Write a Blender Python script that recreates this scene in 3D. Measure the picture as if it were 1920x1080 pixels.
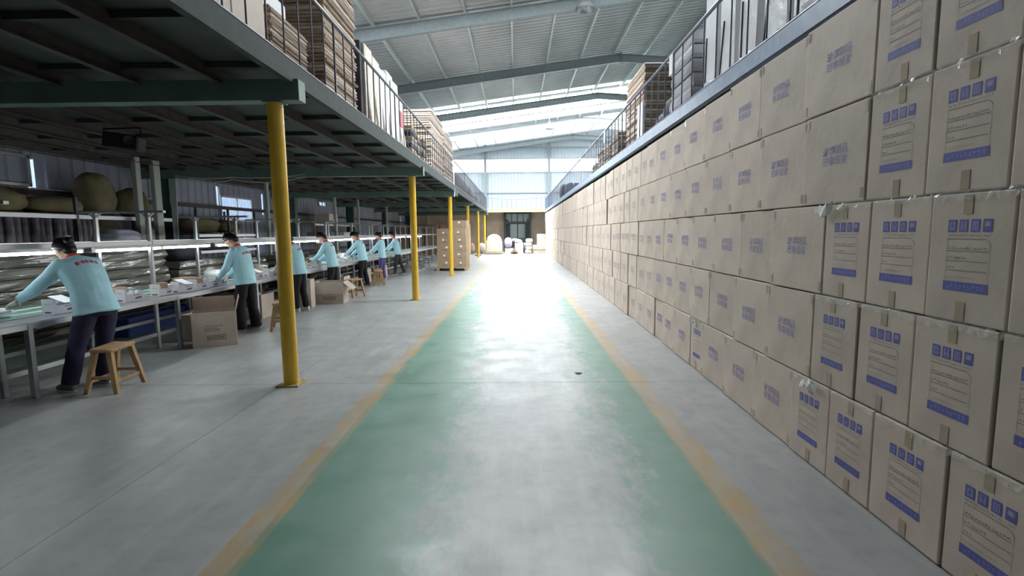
import bpy, bmesh, math, random
from mathutils import Vector, Matrix, Euler, noise
from mathutils.bvhtree import BVHTree
for o in list(bpy.data.objects): bpy.data.objects.remove(o)
C = bpy.context.scene.collection
SC = bpy.context.scene
rnd = random.Random(7)
PI = math.pi

# ---------------------------------------------------------------- camera, world, light, exposure
cam = bpy.data.cameras.new('camera'); camo = bpy.data.objects.new('camera', cam); C.objects.link(camo)
cam.sensor_width = 36; cam.lens = 36 * 950 / 1920; cam.clip_end = 300; cam.clip_start = .05
R_ = Vector((0.99991557, 0.00836979, -0.00993941)); U_ = Vector((0.00896015, 0.10985349, 0.9939074)); F_ = Vector((-0.00941067, 0.99391255, -0.10976922))
m3 = Matrix((R_, U_, -F_)).transposed()
camo.matrix_world = Matrix.Translation((0, 0, 1.6)) @ m3.to_4x4()
SC.camera = camo
w = bpy.data.worlds.new('sky'); SC.world = w; w.use_nodes = True
w.node_tree.nodes['Background'].inputs[0].default_value = (.80, .90, 1, 1)
w.node_tree.nodes['Background'].inputs[1].default_value = 14.0
SC.view_settings.view_transform = 'Standard'; SC.view_settings.look = 'None'
SC.view_settings.gamma = 1; SC.view_settings.use_curve_mapping = False
SC.view_settings.exposure = 0.1
SC.cycles.use_denoising = True
SC.cycles.max_bounces = 8; SC.cycles.diffuse_bounces = 4; SC.cycles.glossy_bounces = 3; SC.cycles.transparent_max_bounces = 8
SC.cycles.sample_clamp_indirect = 8
SKYLIGHT = 36.0      # radiance of daylight through the translucent roof sheets
WINDOWLIGHT = 8.0

# ---------------------------------------------------------------- materials
def nt(m):
    m.use_nodes = True; n = m.node_tree.nodes; l = m.node_tree.links
    return n, l, n['Principled BSDF']
MATS = {}
def mat(name, col, rough=.6, metal=0., spec=.5, var=.0, scale=8., bump=0., objvar=0., stretch=(1, 1, 1), emit=0., alpha=1., col2=None, bscale=None):
    if name in MATS: return MATS[name]
    m = bpy.data.materials.new(name); n, l, b = nt(m); MATS[name] = m
    b.inputs['Base Color'].default_value = (*col, 1); b.inputs['Roughness'].default_value = rough
    b.inputs['Metallic'].default_value = metal; b.inputs['Specular IOR Level'].default_value = spec
    m.diffuse_color = (*col, 1)
    out = None
    if var or col2 or bump:
        tc = n.new('ShaderNodeTexCoord'); mp = n.new('ShaderNodeMapping'); mp.inputs['Scale'].default_value = stretch
        l.new(tc.outputs['Object'], mp.inputs[0])
        no = n.new('ShaderNodeTexNoise'); no.inputs['Scale'].default_value = scale; no.inputs['Detail'].default_value = 5
        l.new(mp.outputs[0], no.inputs['Vector'])
        if var or col2:
            mx = n.new('ShaderNodeMix'); mx.data_type = 'RGBA'
            c2 = col2 or tuple(c * (1 - var) for c in col)
            mx.inputs[6].default_value = (*(tuple(min(1, c * (1 + var * .5)) for c in col) if not col2 else col), 1); mx.inputs[7].default_value = (*c2, 1)
            rp = n.new('ShaderNodeMapRange'); rp.inputs[1].default_value = .35; rp.inputs[2].default_value = .65
            l.new(no.outputs[0], rp.inputs[0]); l.new(rp.outputs[0], mx.inputs[0]); out = mx.outputs[2]
        if bump:
            no2 = no
            if bscale:
                no2 = n.new('ShaderNodeTexNoise'); no2.inputs['Scale'].default_value = bscale; no2.inputs['Detail'].default_value = 3; l.new(mp.outputs[0], no2.inputs['Vector'])
            bp = n.new('ShaderNodeBump'); bp.inputs['Strength'].default_value = bump; bp.inputs['Distance'].default_value = .02
            l.new(no2.outputs[0], bp.inputs['Height']); l.new(bp.outputs[0], b.inputs['Normal'])
    if objvar:
        oi = n.new('ShaderNodeObjectInfo'); hs = n.new('ShaderNodeHueSaturation')
        mr = n.new('ShaderNodeMapRange'); mr.inputs[3].default_value = 1 - objvar; mr.inputs[4].default_value = 1 + objvar
        l.new(oi.outputs['Random'], mr.inputs[0]); l.new(mr.outputs[0], hs.inputs['Value'])
        if out: l.new(out, hs.inputs['Color'])
        else: hs.inputs['Color'].default_value = (*col, 1)
        out = hs.outputs[0]
    if out: l.new(out, b.inputs['Base Color'])
    if emit:
        b.inputs['Emission Color'].default_value = (*col, 1); b.inputs['Emission Strength'].default_value = emit
    if alpha < 1: b.inputs['Alpha'].default_value = alpha
    return m

CARD = mat('cardboard', (.64, .54, .455), .62, var=.10, scale=3, objvar=.07, bump=.12, bscale=14)
CARD_D = mat('cardboard_brown', (.36, .255, .165), .8, var=.2, scale=5, objvar=.15)
CARD_E = mat('cardboard_edges', (.42, .345, .285), .8, var=.25, scale=4, stretch=(1, 1, 14), objvar=.2)
INK = mat('violet_ink', (.38, .34, .52), .7)
BLUE = mat('blue_ink', (.12, .13, .42), .6)
BLUE2 = mat('pale_blue_ink', (.28, .27, .48), .6)
GREYINK = mat('grey_ink', (.26, .23, .22), .7)
PALEINK = mat('pale_ink', (.44, .40, .38), .7)
TAPE = mat('tan_tape', (.45, .36, .255), .25, spec=.6)
STEELG = mat('green_painted_steel', (.14, .215, .185), .5, var=.15, scale=3)
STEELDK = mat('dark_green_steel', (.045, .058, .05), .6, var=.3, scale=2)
JOIST = mat('brown_primer_steel', (.055, .048, .045), .6, var=.3)
FASCIA = mat('grey_green_channel_paint', (.060, .072, .070), .75, spec=.25, var=.12)
BLUEST = mat('blue_grey_channel_paint', (.27, .37, .50), .4, var=.15)
ROOFST = mat('pale_green_rafter_paint', (.27, .31, .32), .45, var=.1)
PURLIN = mat('galvanised_purlin', (.55, .60, .58), .35, metal=.3)
ROOF = mat('aluminium_zinc_sheet', (.58, .59, .60), .38, metal=.25, var=.18, scale=.6, stretch=(1, .3, 1))
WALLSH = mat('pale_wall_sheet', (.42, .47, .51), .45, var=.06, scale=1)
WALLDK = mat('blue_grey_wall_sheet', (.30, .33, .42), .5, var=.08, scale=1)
YEL = mat('yellow_gloss_paint', (.80, .48, .04), .28, spec=.6, var=.08, scale=6)
ALU = mat('brushed_aluminium', (.55, .57, .60), .3, metal=.7)
GREYTOP = mat('grey_bench_laminate', (.33, .34, .37), .35, var=.1)
GREENMAT = mat('green_bench_mat', (.12, .34, .24), .25, var=.12)
DARKM = mat('dark_railing_steel', (.085, .085, .10), .4, metal=.5)
RAILB = mat('blue_grey_railing_steel', (.13, .15, .21), .35, metal=.5)
WOOD = mat('worn_raw_wood', (.52, .34, .16), .55, var=.4, scale=6, stretch=(1, 6, 1), col2=(.34, .20, .09), bump=.2)
WHITE = mat('white_board', (.88, .89, .92), .5, objvar=.05)
WGREY = mat('grey_print_board', (.50, .48, .53), .5)
DKPRINT = mat('dark_print', (.07, .06, .09), .5)
OLIVE = mat('olive_sack_cloth', (.21, .175, .095), .85, var=.3, scale=4, bump=.5, objvar=.15)
FILM = mat('film_wrapped_sheets', (.17, .165, .14), .12, spec=1., var=.3, scale=2, stretch=(1, 1, 4), bump=.7, bscale=4.5, objvar=.25)
ROLLM = mat('wrapped_roll', (.27, .25, .31), .25, spec=.7, var=.4, scale=5, bump=.6, objvar=.5)
BLUEP = mat('blue_plastic', (.06, .12, .45), .4)
GREENP = mat('pale_green_board', (.22, .30, .27), .5, var=.1)
YELWOOD = mat('pale_pallet_wood', (.46, .38, .20), .7, var=.3)
SHIRT = mat('light_blue_workshirt', (.47, .80, .90), .75, bump=.25, bscale=11, var=.06, scale=4)
RED = mat('red_print', (.62, .05, .12), .7)
COLLAR = mat('orange_red_collar', (.68, .10, .05), .7)
NAVY = mat('navy_trouser_cloth', (.022, .02, .06), .8, bump=.3, bscale=9)
BLACKC = mat('black_trouser_cloth', (.010, .009, .013), .8, bump=.3, bscale=9)
VIOLET = mat('blue_violet_cloth', (.09, .08, .25), .8)
CAMO = mat('dark_grey_green_cloth', (.06, .065, .06), .85, var=.5, scale=12)
SKIN = mat('skin', (.58, .36, .26), .55)
HAIR = mat('black_hair', (.010, .009, .012), .45)
GLOVE = mat('white_knit_glove', (.78, .78, .76), .8)
SHOEG = mat('grey_shoe', (.16, .15, .18), .6); SHOEW = mat('white_shoe', (.72, .70, .68), .6)
BLACK = mat('black_plastic', (.012, .012, .014), .5)
TUBE = mat('lit_fluorescent_tube', (.93, .97, 1), .4, emit=30)
SHEEN = mat('white_enamel', (.75, .77, .78), .35)
CLOTHG = mat('grey_dust_sheet', (.20, .205, .22), .8, var=.35, scale=3, bump=.6, objvar=.3)
CLOTHB = mat('dark_bundle_cloth', (.035, .035, .05), .7, objvar=.3)
LAVEN = mat('lavender_plastic_bag', (.66, .64, .78), .3, spec=.7, bump=.7, bscale=8)
BINGREY = mat('grey_crate_stack', (.36, .35, .37), .5, objvar=.1)
TANWALL = mat('tan_film_partition', (.62, .50, .38), .35, var=.15, scale=1.2)
GLASSG = mat('greenish_glass', (.34, .42, .42), .1, spec=.8)
PINK = mat('red_leaflet', (.60, .12, .16), .6)
WPLAST = mat('white_plastic_film', (.93, .93, .94), .3, spec=.7, bump=.6, bscale=7)

def clearmat():
    m = bpy.data.materials.new('clear_stretch_film'); n, l, b = nt(m)
    b.inputs['Base Color'].default_value = (.9, .9, .88, 1); b.inputs['Roughness'].default_value = .12
    b.inputs['Specular IOR Level'].default_value = 1.; b.inputs['Alpha'].default_value = .28
    return m
CLEAR = clearmat()
def skymat(name, s, col=(.93, .97, 1)):
    m = bpy.data.materials.new(name); m.use_nodes = True; n = m.node_tree.nodes; l = m.node_tree.links
    b = n['Principled BSDF']; b.inputs['Base Color'].default_value = (.7, .75, .75, 1); b.inputs['Roughness'].default_value = .4
    b.inputs['Emission Color'].default_value = (*col, 1); b.inputs['Emission Strength'].default_value = s
    return m
SKYM = skymat('daylit_translucent_sheet', SKYLIGHT); SKYM2 = skymat('dim_glow_sheet', SKYLIGHT * .03); WINM = skymat('daylit_window_band', WINDOWLIGHT)  # the dim one also paints gable-window light onto the last roof sheets
SKYF = skymat('daylit_sheet_near_gable', SKYLIGHT * .22)
SKYN = skymat('added_unseen_skylight_sheet', SKYLIGHT * .55)  # unseen skylight strip, added overhead to light the passage

def floor_mat():
    m = bpy.data.materials.new('painted_worn_concrete'); n, l, b = nt(m)
    geo = n.new('ShaderNodeNewGeometry'); sx = n.new('ShaderNodeSeparateXYZ'); l.new(geo.outputs['Position'], sx.inputs[0])
    def noi(scale, detail=6, stretch=(1, 1, 1), rough=.6):
        mp = n.new('ShaderNodeMapping'); mp.inputs['Scale'].default_value = stretch; l.new(geo.outputs['Position'], mp.inputs[0])
        o = n.new('ShaderNodeTexNoise'); o.inputs['Scale'].default_value = scale; o.inputs['Detail'].default_value = detail; o.inputs['Roughness'].default_value = rough
        l.new(mp.outputs[0], o.inputs['Vector']); return o.outputs[0]
    def mr(v, a, bb, c=0., d=1.):
        o = n.new('ShaderNodeMapRange'); o.inputs[1].default_value = a; o.inputs[2].default_value = bb; o.inputs[3].default_value = c; o.inputs[4].default_value = d
        l.new(v, o.inputs[0]); return o.outputs[0]
    def ma(op, a, bb):
        o = n.new('ShaderNodeMath'); o.operation = op
        for i, v in enumerate((a, bb)):
            if isinstance(v, (int, float)): o.inputs[i].default_value = v
            elif v is not None: l.new(v, o.inputs[i])
        return o.outputs[0]
    def mix(f, a, bb):
        o = n.new('ShaderNodeMix'); o.data_type = 'RGBA'; l.new(f, o.inputs[0])
        for i, v in ((6, a), (7, bb)):
            if isinstance(v, tuple): o.inputs[i].default_value = (*v, 1)
            else: l.new(v, o.inputs[i])
        return o.outputs[2]
    X = sx.outputs[0]; Y = sx.outputs[1]
    grey = mix(mr(noi(1.3), .3, .7), (.30, .315, .31), (.40, .405, .40))
    grey = mix(mr(noi(7, 8), .45, .75, 0, .5), grey, (.22, .225, .23))
    gl = mix(mr(noi(9, 6, (1, .12, 1)), .5, .72, 0, .45), grey, (.46, .46, .45))
    green = mix(mr(noi(2.2), .3, .7), (.10, .235, .17), (.15, .30, .23))
    # green paint between the two lines
    inl = ma('MULTIPLY', mr(X, -1.40, -1.38), mr(X, 1.19, 1.21, 1, 0))
    ctr = ma('ABSOLUTE', ma('ADD', X, -.12), None)
    wear_and_glare = ma('ADD', mr(ctr, .15, 1.10, .26, -.14), mr(Y, 5, 20, -.02, .30))  # real wear along the centre; fading with distance paints in the floor glare
    wn = ma('ADD', ma('ADD', ma('MULTIPLY', noi(1.5, 9, (1, .45, 1), .78), .72), ma('MULTIPLY', noi(7, 8, (1, .7, 1), .75), .28)), wear_and_glare)
    keep = mr(wn, .50, .62, 1, 0)
    gm = ma('MULTIPLY', ma('MULTIPLY', inl, keep), .92)
    col = mix(gm, gl, green)
    # orange-brown lines
    def line(c, hw):
        d = ma('ABSOLUTE', ma('ADD', X, -c), None); return mr(d, hw, hw + .012, 1, 0)
    ln = ma('MAXIMUM', line(-1.43, .085), line(1.275, .095))
    lw = mr(noi(5, 8, (1, .4, 1)), .38, .58, .9, .25)
    col = mix(ma('MULTIPLY', ln, lw), col, (.43, .30, .13))
    sp = ma('MULTIPLY', ma('MULTIPLY', mr(X, 1.4, 1.5), mr(X, 1.9, 1.95, 1, 0)), mr(noi(2.6, 6, (1, .45, 1)), .64, .70, 0, .5))
    col = mix(sp, col, (.44, .31, .15))
    l.new(col, b.inputs['Base Color'])
    l.new(mr(noi(3, 6), .3, .7, .30, .48), b.inputs['Roughness'])
    b.inputs['Specular IOR Level'].default_value = .55
    bp = n.new('ShaderNodeBump'); bp.inputs['Strength'].default_value = .08; bp.inputs['Distance'].default_value = .01
    l.new(noi(14, 5), bp.inputs['Height']); l.new(bp.outputs[0], b.inputs['Normal'])
    return m
FLOORM = floor_mat()

# ---------------------------------------------------------------- mesh helpers
class MB:
    def __init__(s): s.v = []; s.f = []; s.mi = []; s.sm = []
    def add(s, vs, fs, mi=0, sm=False):
        b = len(s.v); s.v += [tuple(x) for x in vs]; s.f += [tuple(b + i for i in f) for f in fs]; s.mi += [mi] * len(fs); s.sm += [sm] * len(fs)
        return s
    def box(s, c, d, rz=0., mi=0, R=None, taper=1.):
        x, y, z = d[0] / 2, d[1] / 2, d[2] / 2
        vs = [Vector((sx * x * (taper if sz > 0 else 1), sy * y * (taper if sz > 0 else 1), sz * z)) for sz in (-1, 1) for sx, sy in ((-1, -1), (1, -1), (1, 1), (-1, 1))]
        M = R if R is not None else Matrix.Rotation(rz, 3, 'Z')
        vs = [M @ v + Vector(c) for v in vs]
        return s.add(vs, [(3, 2, 1, 0), (4, 5, 6, 7), (0, 1, 5, 4), (1, 2, 6, 5), (2, 3, 7, 6), (3, 0, 4, 7)], mi)
    def bbox(s, c, d, bev=.006, rz=0., mi=0, R=None):
        # chamfered box
        x, y, z = [q / 2 for q in d]; e = min(bev, x * .9, y * .9, z * .9); vs = []; idx = {}
        for sx in (-1, 1):
            for sy in (-1, 1):
                for sz in (-1, 1):
                    for a, p in enumerate(((x, y - e, z - e), (x - e, y, z - e), (x - e, y - e, z))):
                        idx[(sx, sy, sz, a)] = len(vs); vs.append(Vector((sx * p[0], sy * p[1], sz * p[2])))
        fs = []
        for sx in (-1, 1):
            q = [idx[(sx, sy, sz, 0)] for sy, sz in ((-1, -1), (1, -1), (1, 1), (-1, 1))]; fs.append(q if sx > 0 else q[::-1])
        for sy in (-1, 1):
            q = [idx[(sx, sy, sz, 1)] for sx, sz in ((-1, -1), (1, -1), (1, 1), (-1, 1))]; fs.append(q[::-1] if sy > 0 else q)
        for sz in (-1, 1):
            q = [idx[(sx, sy, sz, 2)] for sx, sy in ((-1, -1), (1, -1), (1, 1), (-1, 1))]; fs.append(q if sz > 0 else q[::-1])
        for sx in (-1, 1):
            for sy in (-1, 1):
                fs.append([idx[(sx, sy, -1, 0)], idx[(sx, sy, 1, 0)], idx[(sx, sy, 1, 1)], idx[(sx, sy, -1, 1)]])
            for sz in (-1, 1):
                fs.append([idx[(sx, -1, sz, 0)], idx[(sx, 1, sz, 0)], idx[(sx, 1, sz, 2)], idx[(sx, -1, sz, 2)]])
        for sy in (-1, 1):
            for sz in (-1, 1):
                fs.append([idx[(-1, sy, sz, 1)], idx[(1, sy, sz, 1)], idx[(1, sy, sz, 2)], idx[(-1, sy, sz, 2)]])
        for sx in (-1, 1):
            for sy in (-1, 1):
                for sz in (-1, 1): fs.append([idx[(sx, sy, sz, a)] for a in range(3)])
        M = R if R is not None else Matrix.Rotation(rz, 3, 'Z')
        vs = [M @ v for v in vs]
        out = []
        for f in fs:   # fix winding outward
            c0 = sum((vs[i] for i in f), Vector()) / len(f); nn = (vs[f[1]] - vs[f[0]]).cross(vs[f[2]] - vs[f[0]])
            out.append(tuple(f) if nn.dot(c0) > 0 else tuple(f[::-1]))
        return s.add([v + Vector(c) for v in vs], out, mi)
    def tube(s, pts, r, n=8, mi=0, caps=True, flat=1.):
        pts = [Vector(p) for p in pts]; rs = r if isinstance(r, (list, tuple)) else [r] * len(pts)
        up = None; rings = []
        for i, p in enumerate(pts):
            t = (pts[min(i + 1, len(pts) - 1)] - pts[max(i - 1, 0)]).normalized()
            if up is None: up = Vector((0, 0, 1)) if abs(t.z) < .9 else Vector((0, 1, 0))
            a = t.cross(up).normalized(); b = a.cross(t).normalized(); up = b
            rings.append([p + a * math.cos(2 * PI * k / n) * rs[i] + b * math.sin(2 * PI * k / n) * rs[i] * flat for k in range(n)])
        vs = [v for q in rings for v in q]; fs = []
        for i in range(len(pts) - 1):
            for k in range(n): fs.append((i * n + k, i * n + (k + 1) % n, (i + 1) * n + (k + 1) % n, (i + 1) * n + k))
        s.add(vs, [f[::-1] for f in fs], mi, True)
        if caps:
            s.add(rings[0], [tuple(range(n))], mi); s.add(rings[-1], [tuple(range(n))[::-1]], mi)
        return s
    def lathe(s, prof, c=(0, 0, 0), n=20, mi=0, M=None):
        vs = []; 
        for r, z in prof:
            for k in range(n):
                v = Vector((r * math.cos(2 * PI * k / n), r * math.sin(2 * PI * k / n), z)); vs.append((M @ v if M is not None else v) + Vector(c))
        fs = [(i * n + k, i * n + (k + 1) % n, (i + 1) * n + (k + 1) % n, (i + 1) * n + k) for i in range(len(prof) - 1) for k in range(n)]
        s.add(vs, fs, mi, True); return s
    def quad(s, a, b, c, d, mi=0): return s.add([a, b, c, d], [(0, 1, 2, 3)], mi)
    def ell(s, c, r, n=12, m=8, mi=0, M=None):
        vs = []; 
        for j in range(m + 1):
            th = PI * j / m
            for k in range(n):
                v = Vector((r[0] * math.sin(th) * math.cos(2 * PI * k / n), r[1] * math.sin(th) * math.sin(2 * PI * k / n), r[2] * math.cos(th)))
                vs.append((M @ v if M is not None else v) + Vector(c))
        fs = [(j * n + k, (j + 1) * n + k, (j + 1) * n + (k + 1) % n, j * n + (k + 1) % n) for j in range(m) for k in range(n)]
        return s.add(vs, fs, mi, True)
    def mesh(s, name, mats):
        me = bpy.data.meshes.new(name); me.from_pydata(s.v, [], s.f)
        for mm in (mats if isinstance(mats, (list, tuple)) else [mats]): me.materials.append(mm)
        me.polygons.foreach_set('material_index', s.mi); me.polygons.foreach_set('use_smooth', s.sm); me.update(); return me
    def build(s, name, mats, parent=None, loc=None): return ob(name, s.mesh(name, mats), parent, loc)

def ob(name, me, parent=None, loc=None, rot=None):
    o = bpy.data.objects.new(name, me); C.objects.link(o)
    if parent is not None: o.parent = parent
    if loc is not None: o.location = loc
    if rot is not None: o.rotation_euler = rot
    return o
def tag(o, label=None, cat=None, group=None, kind=None):
    if label: o['label'] = label
    if cat: o['category'] = cat
    if group: o['group'] = group
    if kind: o['kind'] = kind
    return o
def thing(name, label, cat, loc=(0, 0, 0), rz=0., group=None):
    o = bpy.data.objects.new(name, None); C.objects.link(o); o.location = loc; o.rotation_euler = (0, 0, rz); o.empty_display_size = .1
    return tag(o, label, cat, group)
def struct(o, label): return tag(o, label, None, None, 'structure')
def dup(root, loc, rz=None, label=None):
    def cp(o, par):
        c = o.copy(); C.objects.link(c); c.parent = par
        for ch in kids.get(o, ()): cp(ch, c)
        return c
    kids = {}
    for q in root.children_recursive: kids.setdefault(q.parent, []).append(q)
    c = cp(root, None); c.location = loc
    if rz is not None: c.rotation_euler = (0, 0, rz)
    if label: c['label'] = label
    return c
ORD = ['first', 'second', 'third', 'fourth', 'fifth', 'sixth', 'seventh', 'eighth', 'ninth', 'tenth', 'eleventh', 'twelfth', 'thirteenth', 'fourteenth', 'fifteenth', 'sixteenth']

BAY = [5.28 + 6.78 * k for k in range(6)]      # post rows: 5.28 ... 39.18
XL, XR, DK = -2.2, 2.15, 3.28

# ================================================================ SETTING
# floor: slabs with open joints
fl = MB().box((5.25, 20, -.06), (28.7, 54, .08)).build('floor', mat('joint_dirt', (.09, .09, .09), .9))
struct(fl, 'worn grey concrete floor with green painted passage and orange-brown edge lines')
ys = [-6.9, -1.5] + BAY + [46.6]
for i in range(len(ys) - 1):
    for x0, x1 in ((-9, -2.52), (-2.52, 19.5)):
        g = .005
        MB().box(((x0 + x1) / 2, (ys[i] + ys[i + 1]) / 2, -.01), (x1 - x0 - g, ys[i + 1] - ys[i] - g, .02)).build('floor_slab', FLOORM, fl)

def corr_y(mb, x0, z0, x1, z1, y0, y1, pitch=.30, h=.05, mi=0):
    """roof sheet, ribs running in x"""
    n = max(1, round((y1 - y0) / pitch)); p = (y1 - y0) / n; vs = []; fs = []
    for i in range(n):
        a = y0 + i * p
        for y, dz in ((a, 0), (a + p * .62, 0), (a + p * .72, -h), (a + p * .9, -h)):
            vs += [(x0, y, z0 + dz), (x1, y, z1 + dz)]
    vs += [(x0, y1, z0), (x1, y1, z1)]
    for i in range(len(vs) // 2 - 1): fs.append((2 * i, 2 * i + 1, 2 * i + 3, 2 * i + 2))
    mb.add(vs, fs, mi)
def corr_wall(mb, axis, pos, a0, a1, z0, z1, pitch=.3, h=.03, side=1, mi=0):
    n = max(1, round((a1 - a0) / pitch)); p = (a1 - a0) / n; vs = []; fs = []
    pts = []
    for i in range(n):
        a = a0 + i * p; pts += [(a, 0), (a + p * .6, 0), (a + p * .72, h * side), (a + p * .88, h * side)]
    pts.append((a1, 0))
    for a, d in pts:
        for z in (z0, z1): vs.append((pos + d, a, z) if axis == 'x' else (a, pos + d, z))
    for i in range(len(pts) - 1): fs.append((2 * i, 2 * i + 2, 2 * i + 3, 2 * i + 1))
    mb.add(vs, fs, mi)
RZ = lambda x: 9.42 + .125 * (x if x < 8 else 16 - x) + .30     # underside of roof sheets
cl = MB().box((8, 20, RZ(8) + .12), (.6, 53.5, .03)).build('ceiling', ROOFST); struct(cl, 'pitched roof of ribbed metal sheet on steel rafters with translucent daylight strips')
strips = [(-6.9, 11.9, 0), (11.9, 15.3, 3), (15.3, 18.0, 0), (18.0, 31.4, 0), (31.4, 32.1, 2), (32.1, 32.8, 0), (32.8, 36.4, 1), (36.4, 36.9, 0), (36.9, 38.7, 4), (38.7, 40.2, 0), (40.2, 46.6, 2)]  # last strip is plain roof sheet given a glow for the gable light
for y0, y1, k in strips:
    for x0, x1 in ((-9.05, 8), (8, 19.55)):
        m = MB(); corr_y(m, x0, RZ(x0), x1, RZ(x1), y0, y1)
        m.build('skylight_or_glow_sheet' if k else 'roof_sheet', [ROOF, SKYM, SKYM2, SKYN, SKYF][k], cl)
# rafters
for i, y in enumerate([BAY[0] - 6.78] + BAY + [45.9]):
    m = MB()
    for (xa, xb) in ((-9, 5.1), (5.1, 19.5)):
        za, zb = RZ(xa) - .28, (RZ(xb) - .28)
        ba, bb_ = (za - .42, 9.72 - .0) if xa < 0 else (9.72, RZ(19.5) - .7)
        for yy, hh in ((y, 0),):
            # web
            m.add([(xa, y - .006, ba), (xb, y - .006, bb_), (xb, y - .006, zb), (xa, y - .006, za), (xa, y + .006, ba), (xb, y + .006, bb_), (xb, y + .006, zb), (xa, y + .006, za)],
                  [(0, 1, 2, 3), (7, 6, 5, 4), (0, 4, 5, 1), (3, 2, 6, 7)])
            for (z0, z1) in ((ba, bb_), (za, zb)):
                m.add([(xa, y - .1, z0), (xb, y - .1, z1), (xb, y + .1, z1), (xa, y + .1, z0), (xa, y - .1, z0 + .014), (xb, y - .1, z1 + .014), (xb, y + .1, z1 + .014), (xa, y + .1, z0 + .014)],
                      [(0, 3, 2, 1), (4, 5, 6, 7), (0, 1, 5, 4), (2, 3, 7, 6)])
    m.box((5.1, y, 9.93), (.03, .21, .48)); m.box((5.14, y, 9.93), (.02, .21, .48))
    m.build('rafter', ROOFST, cl)
# purlins
for k in range(-3, 16):
    x = -5.02 + 1.63 * k
    if x > 19.3 or x < -9: continue
    m = MB(); z = RZ(x) - .04
    m.box((x, 20, z - .12), (.006, 53, .2)); m.box((x + .03, 20, z - .22), (.065, 53, .006)); m.box((x + .03, 20, z - .02), (.065, 53, .006)); m.box((x + .06, 20, z - .205), (.006, 53, .03))
    m.build('purlin', PURLIN, cl)

# gable wall at the far end, band window, girts, columns
gw = MB(); corr_wall(gw, 'y', 46.5, -9, 19.5, 0, 6.95, side=-1); corr_wall(gw, 'y', 46.5, -9, 19.5, 8.1, 11.0, side=-1)
gwo = gw.build('wall_far', WALLSH); struct(gwo, 'pale ribbed metal gable wall with a long bright window band')
wb = MB().box((5.25, 46.5, 7.52), (28.4, .03, 1.14)).build('window_1', WINM); struct(wb, 'long horizontal daylight window band across the gable wall')
for k in range(10): MB().box((-8.0 + k * 2.9, 46.46, 7.52), (.03, .04, 1.14)).build('mullion', WHITE, wb)
for z in (5.12, 6.93, 8.12, 9.1):
    MB().box((5.25, 46.38, z), (28.4, .06, .10)).build('girt', ROOFST, gwo)
for x in (-8.4, -2.72, 2.97, 8.66, 14.3):
    m = MB(); m.box((x, 46.2, 4.8), (.22, .012, 9.4)); m.box((x - .11, 46.2, 4.8), (.012, .22, 9.4)); m.box((x + .11, 46.2, 4.8), (.012, .22, 9.4)); m.build('column', ROOFST, gwo)
# left wall with windows
wl = MB()
OP = [(15.48, 17.3, 2.05, 2.80), (18.05, 18.17, 2.3, 3.02), (23.2, 24.0, 2.85, 3.1), (9.44, 9.58, 2.5, 3.03), (15.34, 15.44, 2.5, 3.05)]
OP.sort(); y = -6.9; 
for a, b_, c, d in OP:
    if a > y + .02: corr_wall(wl, 'x', -9, y, a, 0, 9)
    corr_wall(wl, 'x', -9, a, b_, 0, c); corr_wall(wl, 'x', -9, a, b_, d, 9); y = b_
corr_wall(wl, 'x', -9, y, 46.5, 0, 9)
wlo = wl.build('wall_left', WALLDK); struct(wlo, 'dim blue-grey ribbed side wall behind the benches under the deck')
for z in (.9, 2.42):
    MB().box((-8.93, 19.8, z), (.08, 53, .10)).build('girt', JOIST, wlo)
for z in (2.49,): MB().box((-8.90, 11.0, z), (.10, 3.2, .02)).build('sill_glint_strip', SHEEN, wlo)  # white strip standing in for the bright reflection along the sill
neigh = MB(); corr_wall(neigh, 'x', -11.5, -4, 40, -.5, 5.5, pitch=.25); nb = neigh.build('wall_outside', WALLSH); struct(nb, 'white ribbed wall of the building outside the side windows')
outg = MB().box((-11.5, 20, -.12), (4.8, 53, .04)).build('trim_1', mat('outside_concrete', (.5, .5, .5), .8)); struct(outg, 'pale concrete yard strip outside the side wall')
wi = 2
m = MB()
for yy in (7.45, 8.4, 9.38): m.box((-8.93, yy, 2.8), (.06, .06, .56))
for zz in (2.54, 3.06): m.box((-8.93, 8.4, zz), (.06, 2.0, .05))
struct(m.build('trim_5', ALU), 'pale frame fixed on the side wall above the olive sacks')
GL = bpy.data.materials.new('window_glass'); n, l, b = nt(GL); b.inputs['Base Color'].default_value = (.8, .9, 1, 1); b.inputs['Roughness'].default_value = .05; b.inputs['Alpha'].default_value = .18
for a, b_, c, d in OP:
    if b_ - a < .3: continue
    m = MB(); f = .05
    for yy in (a + f / 2, b_ - f / 2, (a + b_) / 2): m.box((-8.97, yy, (c + d) / 2), (.06, f, d - c))
    for zz in (c + f / 2, d - f / 2): m.box((-8.97, (a + b_) / 2, zz), (.06, b_ - a, f))
    wo = m.build('window_%d' % wi, ALU); struct(wo, 'two-pane sliding window in the side wall'); wi += 1
    for h in (0, 1):
        y0 = a + f if h == 0 else (a + b_) / 2 + f / 2; y1 = (a + b_) / 2 - f / 2 if h == 0 else b_ - f
        MB().box((-8.985, (y0 + y1) / 2, (c + d) / 2), (.006, y1 - y0, d - c - 2 * f)).build('pane', GL, wo)
m = MB(); corr_wall(m, 'x', 19.5, -6.9, 46.5, 0, 9, side=-1); struct(m.build('wall_right', WALLSH), 'pale ribbed side wall behind the loft')
m = MB(); corr_wall(m, 'y', -6.8, -9, 19.5, 0, 11, side=1); struct(m.build('wall_back', WALLSH), 'pale ribbed wall at the entrance end')

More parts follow.
